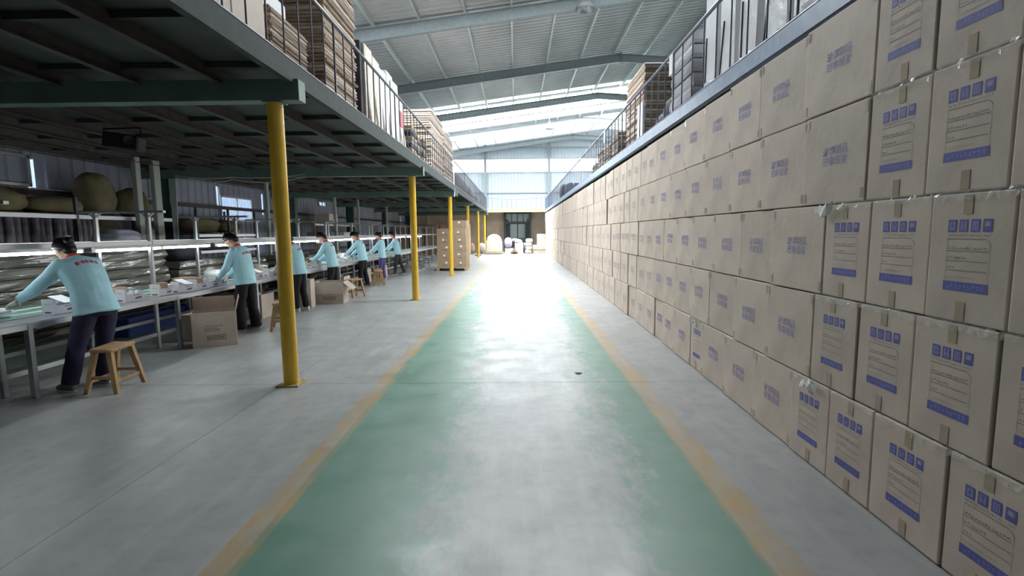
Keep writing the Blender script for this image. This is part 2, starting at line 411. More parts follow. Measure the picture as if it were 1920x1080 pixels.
# building columns on the left wall line
for i, y in enumerate(BAY):
    t = thing('building_column', f'dark green steel building column against the side wall, {ORD[i]} of six along it', 'column', (-8.35, y + .1, 0))
    m = MB(); m.box((0, 0, 1.62), (.36, .012, 3.24)); m.box((-.18, 0, 1.62), (.012, .24, 3.24)); m.box((.18, 0, 1.62), (.012, .24, 3.24)); m.box((0,0,1.62),(.3,.2,3.24)); m.build('column_shaft', mat('column_green', (.05, .10, .085), .5, var=.2), t)
    MB().box((0, 0, .012), (.5, .4, .024)).build('base_plate', STEELDK, t)

def deck(name, label, x0, x1, y0, y1, fascia_x, fmat, fz0, fz1, joists):
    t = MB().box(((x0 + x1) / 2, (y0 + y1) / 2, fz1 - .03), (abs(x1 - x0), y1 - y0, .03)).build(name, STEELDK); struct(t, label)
    m = MB(); s = 1 if fascia_x > 0 else -1
    m.box((fascia_x, (y0 + y1) / 2, (fz0 + fz1) / 2), (.012, y1 - y0, fz1 - fz0)); m.box((fascia_x + s * .03, (y0 + y1) / 2, fz0 + .006), (.07, y1 - y0, .012)); m.box((fascia_x + s * .03, (y0 + y1) / 2, fz1 - .004), (.07, y1 - y0, .012))
    m.build('edge_channel', fmat, t)
    for jx in joists:
        m = MB(); m.box((jx, (y0 + y1) / 2, fz1 - .045 - .045), (.008, y1 - y0, .09 if fz1 < 3.2 else .15)); m.box((jx + .03, (y0 + y1) / 2, fz1 - .135 if fz1 < 3.2 else 3.095), (.07, y1 - y0, .012)); m.build('joist', JOIST, t)
    return t
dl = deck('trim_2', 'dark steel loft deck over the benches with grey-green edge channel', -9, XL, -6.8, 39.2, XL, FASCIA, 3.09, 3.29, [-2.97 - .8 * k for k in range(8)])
dr = deck('trim_3', 'steel loft deck over the carton wall with blue-grey edge channel', XR, 19.5, -6.8, 39.2, XR, BLUEST, 3.045, 3.19, [2.9 + 1.6 * k for k in range(10)])
for k in range(38):        # cross battens under the left deck
    y = -4 + 1.13 * k
    MB().box((-5.6, y, 3.215), (6.8, .05, .05)).build('batten', STEELDK, dl)
for i, y in enumerate([BAY[0] - 6.78] + BAY):
    m = MB(); m.box((-5.58, y, 3.03), (6.85, .012, .2)); m.box((-5.58, y, 2.936), (6.85, .16, .014)); m.box((-5.58, y, 3.125), (6.85, .16, .014)); m.box((-2.155, y, 3.03), (.012, .16, .2))
    m.box((-5.58, y - .075, 3.03), (6.84, .012, .19))
    m.build('cross_beam', STEELG, dl)
# yellow posts
post0 = None
for i, y in enumerate(BAY):
    lab = f'yellow painted round steel post under the loft edge, {ORD[i]} along the passage'
    if post0 is None:
        t = thing('steel_post', lab, 'post', (-2.43, y, 0)); post0 = t
        m = MB(); m.tube([(0, 0, .012), (0, 0, 2.915)], .078, 20); m.build('post_shaft', YEL, t)
        MB().box((0, 0, .006), (.24, .24, .012)).build('base_plate', mat('scuffed_base_paint', (.42, .32, .12), .6), t)
        MB().box((0, 0, 2.921), (.2, .15, .012)).build('cap_plate', STEELG, t)
        for a in (-.095, .095):
            for b_ in (-.095, .095): MB().lathe([(0, .03), (.010, .03), (.010, .012)], (a, b_, 0), 6).build('anchor_bolt', ALU, t)
    else: dup(post0, (-2.43, y, 0), None, lab)
# posts under right deck hidden in cartons: one yellow cap shows
t = thing('stub_post', 'yellow post head showing in the gap above the top carton row', 'post', (2.68, 8.75, 0))
MB().tube([(0, 0, 0), (0, 0, 3.04)], .07, 12).build('post_shaft', YEL, t)

def railing(name, label, x, y0, y1, z0, z1, sp, mt, postsp=3.39):
    t = thing(name, label, 'railing', (x, y0, z0))
    MB().tube([(0, 0, z1 - z0), (0, y1 - y0, z1 - z0)], .022, 8).build('top_rail', mt, t)
    MB().tube([(0, 0, .06), (0, y1 - y0, .06)], .014, 6).build('bottom_rail', mt, t)
    me = MB().tube([(0, 0, .0), (0, 0, z1 - z0)], .0095, 6).mesh('baluster', mt)
    pm = MB().box((0, 0, (z1 - z0) / 2), (.022, .022, z1 - z0)).mesh('rail_post', mt)
    k = 0; y = 0.
    while y < y1 - y0:
        isp = (k % 9 == 0)
        ob('rail_post' if isp else 'baluster', pm if isp else me, t, (0, y, 0)); k += 1; y += sp
    return t
railing('loft_railing', 'dark steel railing along the loft edge over the benches', -2.25, -3.0, 39.0, DK, 4.2, .355, DARKM)
railing('loft_railing', 'blue-grey steel railing along the loft edge over the carton wall', 2.22, -3.0, 39.0, 3.19, 4.06, .385, RAILB)

# far deck, yellow beam, partition and dock door
fd = MB().box((5.25, 42.9, 3.29), (28.4, 7.2, .05)).build('trim_4', STEELDK); struct(fd, 'loft deck spanning the far end of the hall')
m = MB(); m.box((0, 39.25, 3.24), (4.9, .02, .22)); m.box((0, 39.2, 3.13), (4.9, .12, .02)); m.box((0, 39.2, 3.35), (4.9, .12, .02)); m.build('edge_beam', mat('pale_yellow_paint', (.80, .70, .46), .4), fd)
t = thing('far_railing', 'pale steel railing across the loft edge at the far end', 'railing', (-2.2, 39.3, 3.36))
pts = [(4.5 * i / 12, 0, .88 - .16 * math.sin(PI * i / 12)) for i in range(13)]
MB().tube(pts, .02, 6).build('top_rail', RAILB, t)
for i in range(13): ob('baluster', MB().tube([(0, 0, 0), (0, 0, pts[i][2])], .013, 5).mesh('baluster', RAILB), t, (pts[i][0], 0, 0))
pw = MB().box((5.2, 44, 1.6), (28, .05, .1)).build('wall_partition', TANWALL); struct(pw, 'tan film-covered partition beneath the far loft')
for k in range(17):
    x = -8.1 + 1.62 * k
    if -1.1 < x + .8 < 1.3 and -1.3 < x < .9: continue
    MB().bbox((x, 41.6 + .02 * (k % 3), 1.62), (1.58, .05, 3.2), .01).build('partition_panel', TANWALL, pw)
    MB().box((x + .81, 41.52, 1.62), (.05, .06, 3.2)).build('partition_post', YELWOOD, pw)
pw.location = (0, 0, 0)
DKG = mat('dark_green_door_steel', (.05, .07, .065), .5)
dd = MB(); dd.box((-.93, 41, 1.6), (.16, .16, 3.2)); dd.box((1.12, 41, 1.6), (.16, .16, 3.2)); dd.box((.1, 41, 2.35), (2.2, .2, .16)); dd.box((.1, 41, 3.14), (2.2, .16, .12)); dd.box((.1, 41, 1.0), (2.2, .16, .22))
ddo = dd.build('door_1', DKG); struct(ddo, 'dark green framed dock door with glass panes at the far end')
MB().box((.1, 41.45, 1.6), (2.0, .03, 3.1)).build('door_back', mat('dim_bay', (.10, .12, .12), .6), ddo)
for k in range(4): MB().bbox((-.62 + .48 * k, 41, 2.74), (.43, .03, .60), .01).build('pane', GLASSG, ddo)
for k in range(2): MB().bbox((-.2 + .62 * k, 41.02, 1.68), (.56, .03, 1.1), .01).build('pane', GLASSG, ddo)
for k in range(2): MB().box((-.52 + 1.25 * k, 40.97, 1.68), (.07, .07, 1.2)).build('door_stile', DKG, ddo)
for k in range(2): MB().box((-.72 + 1.66 * k, 40.85, 2.52), (.2, .14, .12)).build('bracket_lamp', BLACK, ddo)

# ================================================================ CARTON WALL
CH = .585
def text_mesh(body, size, mt, spacing=1.0):
    cu = bpy.data.curves.new('t', 'FONT'); cu.body = body; cu.size = size; cu.align_x = 'CENTER'; cu.align_y = 'CENTER'; cu.space_line = 1.05; cu.resolution_u = 1; cu.offset = size * .012
    o = bpy.data.objects.new('t', cu); C.objects.link(o)
    me = bpy.data.meshes.new_from_object(o.evaluated_get(bpy.context.evaluated_depsgraph_get()))
    bpy.data.objects.remove(o); me.materials.clear(); me.materials.append(mt); me.name = 'printed_characters'
    return me
PALEVIO = mat('faint_violet_ink', (.46, .40, .40), .7)
txt = text_mesh('玻璃制品\n轻拿轻放', .062, INK)
# map text (x right, y up) to face -X:  x-> -Y, y-> Z
FM = Matrix(((0, 0, -1, 0), (-1, 0, 0, 0), (0, 1, 0, 0), (0, 0, 0, 1)))
txt.transform(FM)
txtp = txt.copy(); txtp.materials.clear(); txtp.materials.append(PALEVIO)
def marks(mb, x0, x1, z, h, n, mi, r):
    """a line of small illegible printed strokes"""
    wd = (x1 - x0) / n
    for i in range(n):
        a = x0 + i * wd
        for _ in range(3):
            sw, sh = (wd * r.uniform(.35, .75), h * .16) if r.random() < .6 else (wd * .14, h * r.uniform(.4, .9))
            cx = a + wd * .42 + r.uniform(-.15, .15) * wd; cz = z + r.uniform(-.3, .3) * h
            mb.quad((cx - sw / 2, cz - sh / 2, .0003), (cx + sw / 2, cz - sh / 2, .0003), (cx + sw / 2, cz + sh / 2, .0003), (cx - sw / 2, cz + sh / 2, .0003), mi)
def rect(mb, x0, z0, x1, z1, mi, e=.0): mb.quad((x0, z0, e), (x1, z0, e), (x1, z1, e), (x0, z1, e), mi)
r = random.Random(3)
ic = MB()
for i in range(4):
    x = -.108 + i * .058; rect(ic, x, .095, x + .044, .145, 0)
    rect(ic, x + .008, .103, x + .036, .137, 1, .0002)
    if i == 0: rect(ic, x + .012, .118, x + .032, .122, 0, .0004); rect(ic, x + .02, .106, x + .024, .134, 0, .0004)
    if i == 1: ic.add([(x + .012, .134, .0004), (x + .032, .134, .0004), (x + .024, .122, .0004), (x + .020, .122, .0004)], [(3, 2, 1, 0)], 0); rect(ic, x + .02, .108, x + .024, .122, 0, .0004); rect(ic, x + .014, .106, x + .03, .109, 0, .0004)
    if i == 2: rect(ic, x + .014, .108, x + .018, .13, 0, .0004); rect(ic, x + .026, .108, x + .030, .13, 0, .0004)
    if i == 3: ic.add([(x + .01, .118, .0004), (x + .034, .118, .0004), (x + .022, .136, .0004)], [(0, 1, 2)], 2); rect(ic, x + .008, .103, x + .036, .116, 0, .0004)
icm = ic.mesh('handling_icons', [BLUE, BLUE2, PALEINK]); icm.transform(FM)
fp = MB(); marks(fp, -.108, .11, .082, .010, 18, 0, r)
for z in (.066, .018, -.022, -.060): rect(fp, -.108, z, .100 if z < .06 else .085, z + .0028, 0)
rect(fp, -.108, -.10, -.106, .066, 1); rect(fp, .106, -.10, .108, .05, 1)
fp.add([(.085, .066, 0), (.108, .046, 0), (.108, .05, 0), (.087, .069, 0)], [(0, 1, 2, 3)], 1)
marks(fp, -.10, .095, .030, .013, 13, 0, r); marks(fp, -.10, .00, -.008, .012, 7, 0, r); marks(fp, -.10, -.06, -.046, .012, 3, 0, r); marks(fp, -.10, .05, -.086, .010, 12, 1, r)
fpm = fp.mesh('printed_form', [GREYINK, PALEINK]); fpm.transform(FM)
bn = MB(); rect(bn, -.112, -.142, .112, -.104, 0)
marks(bn, -.095, .10, -.123, .022, 9, 1, r); bnm = bn.mesh('blue_banner', [BLUE, BLUE2]); bnm.transform(FM)
tpm = MB().box((-.0004, 0, 0), (.0008, .046, .085)).mesh('tape_strip', TAPE)
tcm = MB().box((-.0004, 0, 0), (.0008, .026, .06)).mesh('corner_tape', mat('clear_corner_tape', (.54, .45, .36), .15, spec=.9))
def film_mesh(w_, seed, h=.05):
    r = random.Random(seed); m = MB(); n = 22; vs = []
    for i in range(n + 1):
        y = -w_ / 2 + w_ * i / n
        for j, z in enumerate((.292 + .006, .292 - h * .35, .292 - h * r.uniform(.7, 1.2))): vs.append((-.004 - r.uniform(0, .008), y, z + r.uniform(-.004, .004)))
    m.add(vs, [(3 * i + j, 3 * i + 3 + j, 3 * i + 4 + j, 3 * i + 1 + j) for i in range(n) for j in (0, 1)], 0, False); return m.mesh('stretch_film', CLEAR)
films = [film_mesh(.425, s, .034) for s in range(4)]
def carton_mesh(wd, seed):
    r = random.Random(seed); bm = bmesh.new(); bmesh.ops.create_cube(bm, size=1)
    for v in bm.verts: v.co = Vector((v.co.x * .45 + .225, v.co.y * wd, v.co.z * (CH - .009)))
    bmesh.ops.bevel(bm, geom=bm.edges[:], offset=.007, segments=2, affect='EDGES', profile=.6)
    # the side panels sag and bulge a little
    for v in bm.verts: v.co += Vector((0, noise.noise(v.co * 3 + Vector((0, seed, 0))) * .004, 0))
    me = bpy.data.meshes.new('carton_body'); bm.to_mesh(me); bm.free(); me.materials.append(CARD); return me
CM = {}
def cmesh(wd, s):
    k = (round(wd, 2), s % 3)
    if k not in CM: CM[k] = carton_mesh(k[0] - .013, s % 3 + 1)
    return CM[k]
def facex(y):
    ps = [(-1, 1.985), (3.5, 1.995), (6, 2.06), (8.6, 2.10), (13.6, 2.12), (40, 2.13)]
    for (a, b_), (c, d) in zip(ps, ps[1:]):
        if y <= c: return b_ + (d - b_) * (y - a) / (c - a)
    return 2.13
P, L = 0, 1
near = [
 [(2.26, L), (2.75, L), (3.15, L), (3.6, L), (4.21, P), (4.88, P), (5.53, P), (5.94, L), (6.61, P), (7.16, P), (7.65, P), (8.25, P)],
 [(2.07, L), (2.52, L), (2.94, L), (3.39, L), (4.04, P), (4.68, P), (5.36, P), (5.99, P), (6.63, P), (7.18, P), (7.76, P), (8.29, P)],
 [(2.05, L), (2.47, L), (2.9, L), (3.32, L), (3.99, P), (4.61, P), (5.28, P), (5.94, P), (6.59, P), (7.2, P), (7.77, P), (8.34, P)],
 [(2.10, L), (2.53, L), (2.96, L), (3.6, P), (4.27, P), (4.9, P), (5.56, P), (6.24, P), (6.92, P), (7.56, P), (8.2, P)],
 [(2.10, L), (2.53, L), (2.94, L), (3.64, P), (4.33, P), (4.97, P), (5.67, P), (6.35, P), (7.01, P), (7.67, P), (8.25, P)]]
rown = ['floor row', 'second row up', 'middle row', 'fourth row up', 'top row']
for ri in range(5):
    rr = random.Random(50 + ri); lst = []
    e = near[ri][0][0]; y = e - .42; pre = []
    while y > .3: pre.append((y, y + .42, L)); y -= .43
    lst = pre[::-1] + [(e - .43 + .01, e, L)] if False else []
    for a, b_, k in sorted(pre): lst.append((a, b_, k))
    y = e
    for (y1, k) in near[ri][1:]: lst.append((y, y1, k)); y = y1
    while y < 37.0:
        wd = .645 if rr.random() < .86 else .45
        lst.append((y, y + wd, P)); y += wd + (.01 if rr.random() < .8 else .05)
    nl = sum(1 for q in lst if q[2] == L and q[1] < 4); il = nl; ip = 0; bc = {}
    for j, (y0, y1, k) in enumerate(lst):
        yc = (y0 + y1) / 2; far = y0 > 8.3
        if k == L and y0 < 4:
            il -= 1; lab = f'blue-marked tan carton, {rown[ri]}, {ORD[il]} from the lilac-lettered ones'; grp = 'cartons with blue shipping marks'
        elif k == L: lab = 'narrow tan carton with blue shipping marks standing among lilac-lettered ones on the floor'; grp = None
        elif not far:
            ip += 1; lab = f'lilac-lettered tan carton, {rown[ri]}, {ORD[ip - 1]} past the blue-marked ones'; grp = 'lilac-lettered cartons in the carton wall'
        else:
            bay = max(0, min(5, int((yc - 5.28) // 6.78)))
            bc[bay] = bc.get(bay, -1) + 1; lab = f'pale tan carton, {rown[ri]}, {ORD[bc[bay]]} past the level of the {ORD[bay]} yellow post'
            grp = f'plain cartons, {rown[ri]}, bay {ORD[bay]}'
        dx = rr.uniform(-.006, .012) + (.0 if rr.random() < .9 else .02)
        c = tag(ob('carton', cmesh(y1 - y0, j), None, (facex(yc) + dx, yc, ri * (CH + .0005) + CH / 2 + (0.001 if ri == 0 else 0)), (0, 0, rr.uniform(-.008, .008))), lab, 'carton', grp)
        if yc < 9 or (k == P and yc < 16):
            if k == L:
                sc = rr.uniform(.95, 1.05)
                for nm, me in (('handling_icons', icm), ('printed_form', fpm), ('blue_banner', bnm)):
                    q = ob(nm, me, c, (-.0012, .0, .01)); q.scale = (1, sc * 1.02, 1.12)
                ty = rr.uniform(-.02, .02); ob('tape_strip', tpm, c, (-.0016, ty, .238)); ob('tape_strip', tpm, c, (-.0016, ty, -.238))
                ob('stretch_film', films[j % 4], c, (0, 0, 0))
            else:
                q = ob('printed_characters', txt if yc < 7.5 else txtp, c, (-.0012, rr.uniform(-.02, .02), rr.uniform(-.01, .03)))
                if yc < 7 and y1 - y0 > .58: [ob('corner_tape', tcm, c, (-.0012, sy * ((y1 - y0) / 2 - .032), sz)) for sy in (-1, 1) for sz in (.245, -.24)]
# loose crumpled film bits on the wall
for i, (y, z) in enumerate([(5.75, .585), (3.35, .585), (3.3, 1.75)]):
    m = MB(); rr = random.Random(i); vs = [(rr.uniform(-.035, -.01), q * .03, rr.uniform(-.03, .03)) for q in range(-3, 4)] + [(rr.uniform(-.03, 0), q * .03, -.05 + rr.uniform(-.03, .02)) for q in range(-3, 4)]
    m.add(vs, [(j, j + 1, j + 8, j + 7) for j in range(6)])
    tag(m.build('torn_film', WPLAST, None, (facex(y) - .012, y, z)), ['crumpled shiny film scrap above the narrow marked carton on the floor', 'shiny film scrap at the joint over the first marked floor cartons', 'shiny film scrap on top of a marked carton in the middle row'][i], 'plastic film')

# ================================================================ WORK BENCHES
BY = [4.85 + 2.2 * k for k in range(13)]; BX = -4.8
BZ = .76
def bench(y0, label):
    """module from y0 to y0+2.2, frame at y0"""
    t = thing('work_bench', label, 'workbench', (-5.45, y0, 0), 0, 'work benches in one long line')
    Ln = 2.19
    MB().bbox((.49, Ln / 2, BZ - .02), (.32, Ln, .04), .004).build('front_worktop', GREYTOP, t)
    MB().box((.655, Ln / 2, BZ - .035), (.02, Ln, .055)).build('edge_rail', ALU, t)
    MB().bbox((-.17, Ln / 2, BZ - .02), (.96, Ln, .03), .004).build('green_mat', GREENMAT, t)
    for x in (.30, .02, -.3): MB().box((x, Ln / 2, BZ - .001), (.022, Ln, .018)).build('guide_strip', SHEEN, t)
    for x, nm in ((.63, 'leg'), (-.65, 'leg')):
        MB().box((x, .03, BZ / 2 - .03), (.05, .05, BZ - .07)).build(nm, ALU, t)
        MB().lathe([(0, .0), (.028, 0), (.028, .012), (.01, .02)], (x, .03, 0), 10).build('foot', ALU, t)
    for x in (.32, -.42): # gantry uprights
        MB().bbox((x, .03, .96), (.045, .05, 1.92), .006).build('upright', ALU, t)
        MB().lathe([(0, .0), (.028, 0), (.028, .012), (.01, .02)], (x, .03, 0), 10).build('foot', ALU, t)
    MB().bbox((-.05, .03, 1.93), (1.22, .06, .035), .004).build('top_bar', ALU, t)
    m = MB()
    for x in (.32, -.42):
        for s in (-1, 1): m.box((x + s * .045, .03, 1.885), (.012, .04, .10), 0, 0, Matrix.Rotation(s * .8, 3, 'Y'))
    m.build('gusset', ALU, t)
    MB().bbox((.36, Ln / 2, 1.50), (.04, Ln, .06), .004).build('shelf_rail', ALU, t)
    MB().bbox((-.46, Ln / 2, 1.50), (.04, Ln, .06), .004).build('shelf_rail', ALU, t)
    MB().box((.32, Ln / 2, .20), (.03, Ln, .05)).build('lower_rail', ALU, t)
    MB().box((-.6, Ln / 2, .20), (.03, Ln, .05)).build('lower_rail', ALU, t)
    MB().box((0, .03, .70), (1.26, .03, .05)).build('cross_rail', ALU, t)
    return t
b0 = bench(BY[0] - 2.2, 'aluminium bench at the near end, behind the leaning worker in navy trousers'.replace('near end', 'open end'))
bl = ['aluminium bench where the worker in navy trousers leans, gantry above', 'aluminium bench with white boxes between the first and second workers', 'aluminium bench at the second worker, in wide black trousers',
      'aluminium bench behind the first yellow post', 'aluminium bench at the fourth worker, over the open carton', 'aluminium bench at the worker with a ponytail', 'aluminium bench at the worker in violet trousers', 'aluminium bench at the last worker, in grey-green trousers']
for i, y in enumerate(BY):
    dup(b0, (-5.45, y, 0), None, bl[i] if i < len(bl) else f'empty aluminium bench past the last worker, {ORD[i - len(bl)]} of them')
# closing leg frame handled by last module; tube lamps
tb0 = None
k = 0; y = 3.6
while y < 27:
    x = -5.16 if k % 2 == 0 else -5.22
    lab = f'lit fluorescent tube under the bench shelf rail, {ORD[k]} along the line' if k < 16 else f'lit fluorescent tube near the end of the lamp row, {ORD[k - 16]} of the last few'
    if tb0 is None:
        t = thing('tube_lamp', lab, 'lamp', (x, y, 1.44), 0, 'tube lamps above the benches'); tb0 = t
        MB().box((0, .6, .012), (.04, 1.19, .03)).build('housing', SHEEN, t); MB().tube([(0, .02, -.02), (0, 1.18, -.02)], .016, 8).build('tube', TUBE, t)
        for q in (.015, 1.185): MB().box((0, q, -.015), (.036, .02, .045)).build('end_cap', SHEEN, t)
    else: dup(tb0, (x, y, 1.44), None, lab)
    k += 1; y += 1.27

# white product boxes on the front strip
def box_root(label, loc, rz, style):
    t = thing('product_box', label, 'box', loc, rz, 'white product boxes on the benches')
    w_, d, h = .13, .30, .17
    m = MB(); m.box((0, 0, .002), (w_, d, .004)); m.box((0, -d / 2, h / 2), (w_, .004, h)); m.box((0, d / 2, h * .38), (w_, .004, h * .76)); m.build('tray', WHITE, t)
    for s in (-1, 1):
        m = MB(); x = s * w_ / 2
        zs = [(-d / 2, h), (-d / 2 + .03, h * .95), (-d / 2 + .04, h * .6), (d * .12, h * .6), (d * .22, h * .8), (d / 2, h * .76)]
        vs = [(x, y, 0) for y, z in zs] + [(x, y, z) for y, z in zs]; n = len(zs)
        m.add(vs, [(i, i + 1, n + i + 1, n + i) for i in range(n - 1)]); m.build('side_panel', WGREY if s > 0 else WHITE, t)
    m = MB(); m.add([(w_ / 2 + .001, .0, .03), (w_ / 2 + .001, .10, .035), (w_ / 2 + .001, .11, .06), (w_ / 2 + .001, .01, .055)], [(0, 1, 2, 3)]); m.add([(w_ / 2 + .001, -.02, .075), (w_ / 2 + .001, .08, .08), (w_ / 2 + .001, .08, .088), (w_ / 2 + .001, -.02, .083)], [(0, 1, 2, 3)])
    m.quad((-.035, -d / 2 - .003, .02), (.035, -d / 2 - .003, .02), (.035, -d / 2 - .003, .035), (-.035, -d / 2 - .003, .035))
    m.quad((-.035, -d / 2 - .003, .115), (.035, -d / 2 - .003, .115), (.035, -d / 2 - .003, .118), (-.035, -d / 2 - .003, .118)); m.build('dark_print', DKPRINT, t)
    if style == 1: MB().bbox((-.01, .02, .13), (.09, .14, .10), .006).build('inner_carton', CARD_D, t)
    if style == 2: MB().box((0, .03, .155), (.20, .16, .004), 0, 0, Matrix.Rotation(.35, 3, 'Y')).build('open_flap', WHITE, t)
    return t
pb = [box_root('', (0, 0, 0), 0, s) for s in (0, 1, 2)]
bp_ = [(-5.02, 5.48, 2, 'white product box beside the navy-trousered worker\'s reaching arm'), (-4.97, 6.42, 0, 'white product box standing alone just past the first worker'), (-5.0, 7.05, 1, 'tall white product box with brown inner carton, at the foot of the gantry upright'),
       (-4.95, 7.42, 2, 'white product box with raised white flap, between the gantry upright and the second worker'), (-4.96, 7.80, 1, 'low white product box with a brown carton on top, before the second worker'), (-4.97, 8.12, 0, 'white product box two places before the second worker'),
       (-5.0, 8.42, 0, 'white product box directly before the second worker\'s hands'), (-4.98, 9.6, 2, 'white product box behind the second worker\'s back'), (-4.97, 10.15, 0, 'bright white product box just left of the first yellow post'.replace('just left of', 'seen beside')), (-4.98, 12.55, 1, 'white product box under the fourth worker\'s hands'),
       (-4.96, 13.6, 0, 'white product box with a dark round mark behind the fourth worker'), (-5.0, 14.6, 2, 'white product box under the ponytailed worker\'s hands'), (-4.97, 16.2, 0, 'white product box behind the ponytailed worker')]
for i, (x, y, s, lab) in enumerate(bp_):
    dup(pb[s], (x, y, BZ + .002), rnd.uniform(-.12, .12), lab)
for q in pb:
    for c in list(q.children_recursive) + [q]: bpy.data.objects.remove(c)
# white fold-flat boards / leaflets and small parts lying on the mats
for i, (x, y, s, lab) in enumerate([(-5.5, 5.1, .4, 'white boards'), (-5.45, 6.1, .3, ''), (-5.4, 7.7, .35, ''), (-5.5, 9.9, .4, ''), (-5.45, 11.6, .4, ''), (-5.4, 13.8, .4, ''), (-5.5, 15.2, .4, ''), (-5.4, 17.5, .5, '')]):
    labs = ['white sheet stack on the green mat by the first worker', 'white sheet stack on the mat beyond the lone product box', 'white sheet stack beyond the product boxes before the second worker', 'white sheet stack on the bench just past the second worker', 'white sheet stack on the bench by the yellow post', 'white sheet stack on the bench before the ponytailed worker', 'white sheet stack on the bench beside the ponytailed worker', 'white sheet stack on the bench by the violet-trousered worker']
    m = MB()
    for k in range(5): m.box((rnd.uniform(-.02, .02), rnd.uniform(-.02, .02), .008 + .016 * k), (s * .6, s, .012), rnd.uniform(-.15, .15))
    tag(m.build('sheet_stack', WHITE, None, (x, y, BZ + .012)), labs[i], 'paper', 'white sheets on the benches')
for i, (x, y) in enumerate([(-5.45, 6.7), (-5.5, 8.3), (-5.5, 10.6), (-5.5, 12.9)]):
    tag(MB().bbox((0, 0, .07), (.22, .3, .14), .006).build('small_carton', CARD_D, None, (x, y, BZ + .012), ), ['small brown carton on the mat behind the first gantry upright', 'small brown carton on the mat before the second worker', 'small brown carton on the bench hidden partly by the yellow post', 'small brown carton on the bench by the fourth worker'][i], 'carton')

PEND = [(-5.55, 10.8, .14, 'crumpled clear film heap on the bench just past the first yellow post'), (-5.6, 12.3, .16, 'crumpled film heap on the bench before the fourth worker'), (-5.5, 13.5, .15, 'crumpled film heap on the bench past the fourth worker'), (-5.5, 15.9, .15, 'crumpled film heap on the bench past the ponytailed worker'), (-5.45, 18.2, .12, 'crumpled film heap on the bench before the last worker'), (-5.5, 9.2, .13, 'crumpled film heap on the bench past the second worker')]

# ================================================================ STOOLS
def stool_root(label, loc, rz, L_=.44, W_=.24, H_=.46):
    t = thing('wooden_stool', label, 'stool', loc, rz)
    m = MB(); n = 12; vs = []
    for z, s in ((H_ - .035, .96), (H_ - .012, 1.), (H_, .97)):
        for k in range(n * 2):
            a = 2 * PI * k / (2 * n); e = .45; ca, sa = math.cos(a), math.sin(a)
            vs.append((math.copysign(abs(ca) ** e, ca) * W_ / 2 * s, math.copysign(abs(sa) ** e, sa) * L_ / 2 * s, z + .006 * math.sin(3 * a)))
    N = 2 * n; m.add(vs, [(j * N + k, j * N + (k + 1) % N, (j + 1) * N + (k + 1) % N, (j + 1) * N + k) for j in (0, 1) for k in range(N)] + [tuple(range(N))[::-1], tuple(range(2 * N, 3 * N))])
    m.build('seat', WOOD, t)
    ft = {}
    for sx in (-1, 1):
        for sy in (-1, 1):
            top = Vector((sx * W_ * .30, sy * L_ * .34, H_ - .03)); bot = Vector((sx * W_ * .62, sy * L_ * .47, 0)); ft[(sx, sy)] = (top, bot)
            m = MB(); d = (top - bot); vs = []
            for p, w1 in ((bot, .021), (top, .027)):
                for a, b_ in ((-1, -1), (1, -1), (1, 1), (-1, 1)): vs.append((p.x + a * w1, p.y + b_ * w1 * .85, p.z))
            m.add(vs, [(3, 2, 1, 0), (4, 5, 6, 7), (0, 1, 5, 4), (1, 2, 6, 5), (2, 3, 7, 6), (3, 0, 4, 7)]); m.build('leg', WOOD, t)
    def at(c, z): a, b_ = ft[c]; return b_ + (a - b_) * (z / a.z)
    for c1, c2, z in (((-1, -1), (1, -1), .16), ((-1, 1), (1, 1), .16), ((1, -1), (1, 1), .12), ((-1, -1), (-1, 1), .12)):
        p, q = at(c1, z), at(c2, z); mid = (p + q) / 2; ln = (q - p).length; ang = math.atan2(q.y - p.y, q.x - p.x)
        MB().box(mid, (ln, .016, .032), ang).build('stretcher', WOOD, t)
    return t
st = stool_root('worn wooden stool with splayed legs behind the worker in navy trousers', (-4.25, 5.19, 0), .05)
dup(st, (-4.02, 8.5, 0), .35, 'wooden stool half hidden behind the first yellow post')
dup(st, (-4.12, 12.75, 0), -.5, 'wooden stool by the open carton with a hanging flap')
dup(st, (-4.25, 15.55, 0), .2, 'wooden stool tucked by the feet of the ponytailed worker')
dup(st, (-4.5, 16.3, 0), .3, 'wooden stool between the ponytailed worker and the violet-trousered one')
DS = mat('grey_tubular_steel', (.20, .19, .18), .4, metal=.5)
def ringstool(label, loc, rz):
    t = thing('tubular_stool', label, 'stool', loc, rz, 'tubular stools under the empty benches')
    MB().lathe([(0, .43), (.15, .43), (.165, .42), (.16, .40), (0, .40)], n=16).build('seat', DS, t)
    for k in range(4):
        a = PI / 4 + k * PI / 2; c, s = math.cos(a), math.sin(a)
        MB().tube([(c * .11, s * .11, .40), (c * .14, s * .14, .36), (c * .20, s * .20, .0)], .011, 6).build('leg', DS, t)
    MB().tube([(.165 * math.cos(2 * PI * k / 16), .165 * math.sin(2 * PI * k / 16), .2) for k in range(17)], .008, 5).build('foot_ring', DS, t)
    return t
rs = ringstool('grey tubular stool just past the last worker, first under the empty benches', (-4.45, 20.9, 0), 0)
for i, y in enumerate([22.3, 23.9, 26.0, 27.4, 29.2]): dup(rs, (-4.35 + .08 * (i % 2), y, 0), i * .4, f'grey tubular stool under the empty benches, {ORD[i + 1]} after the last worker')

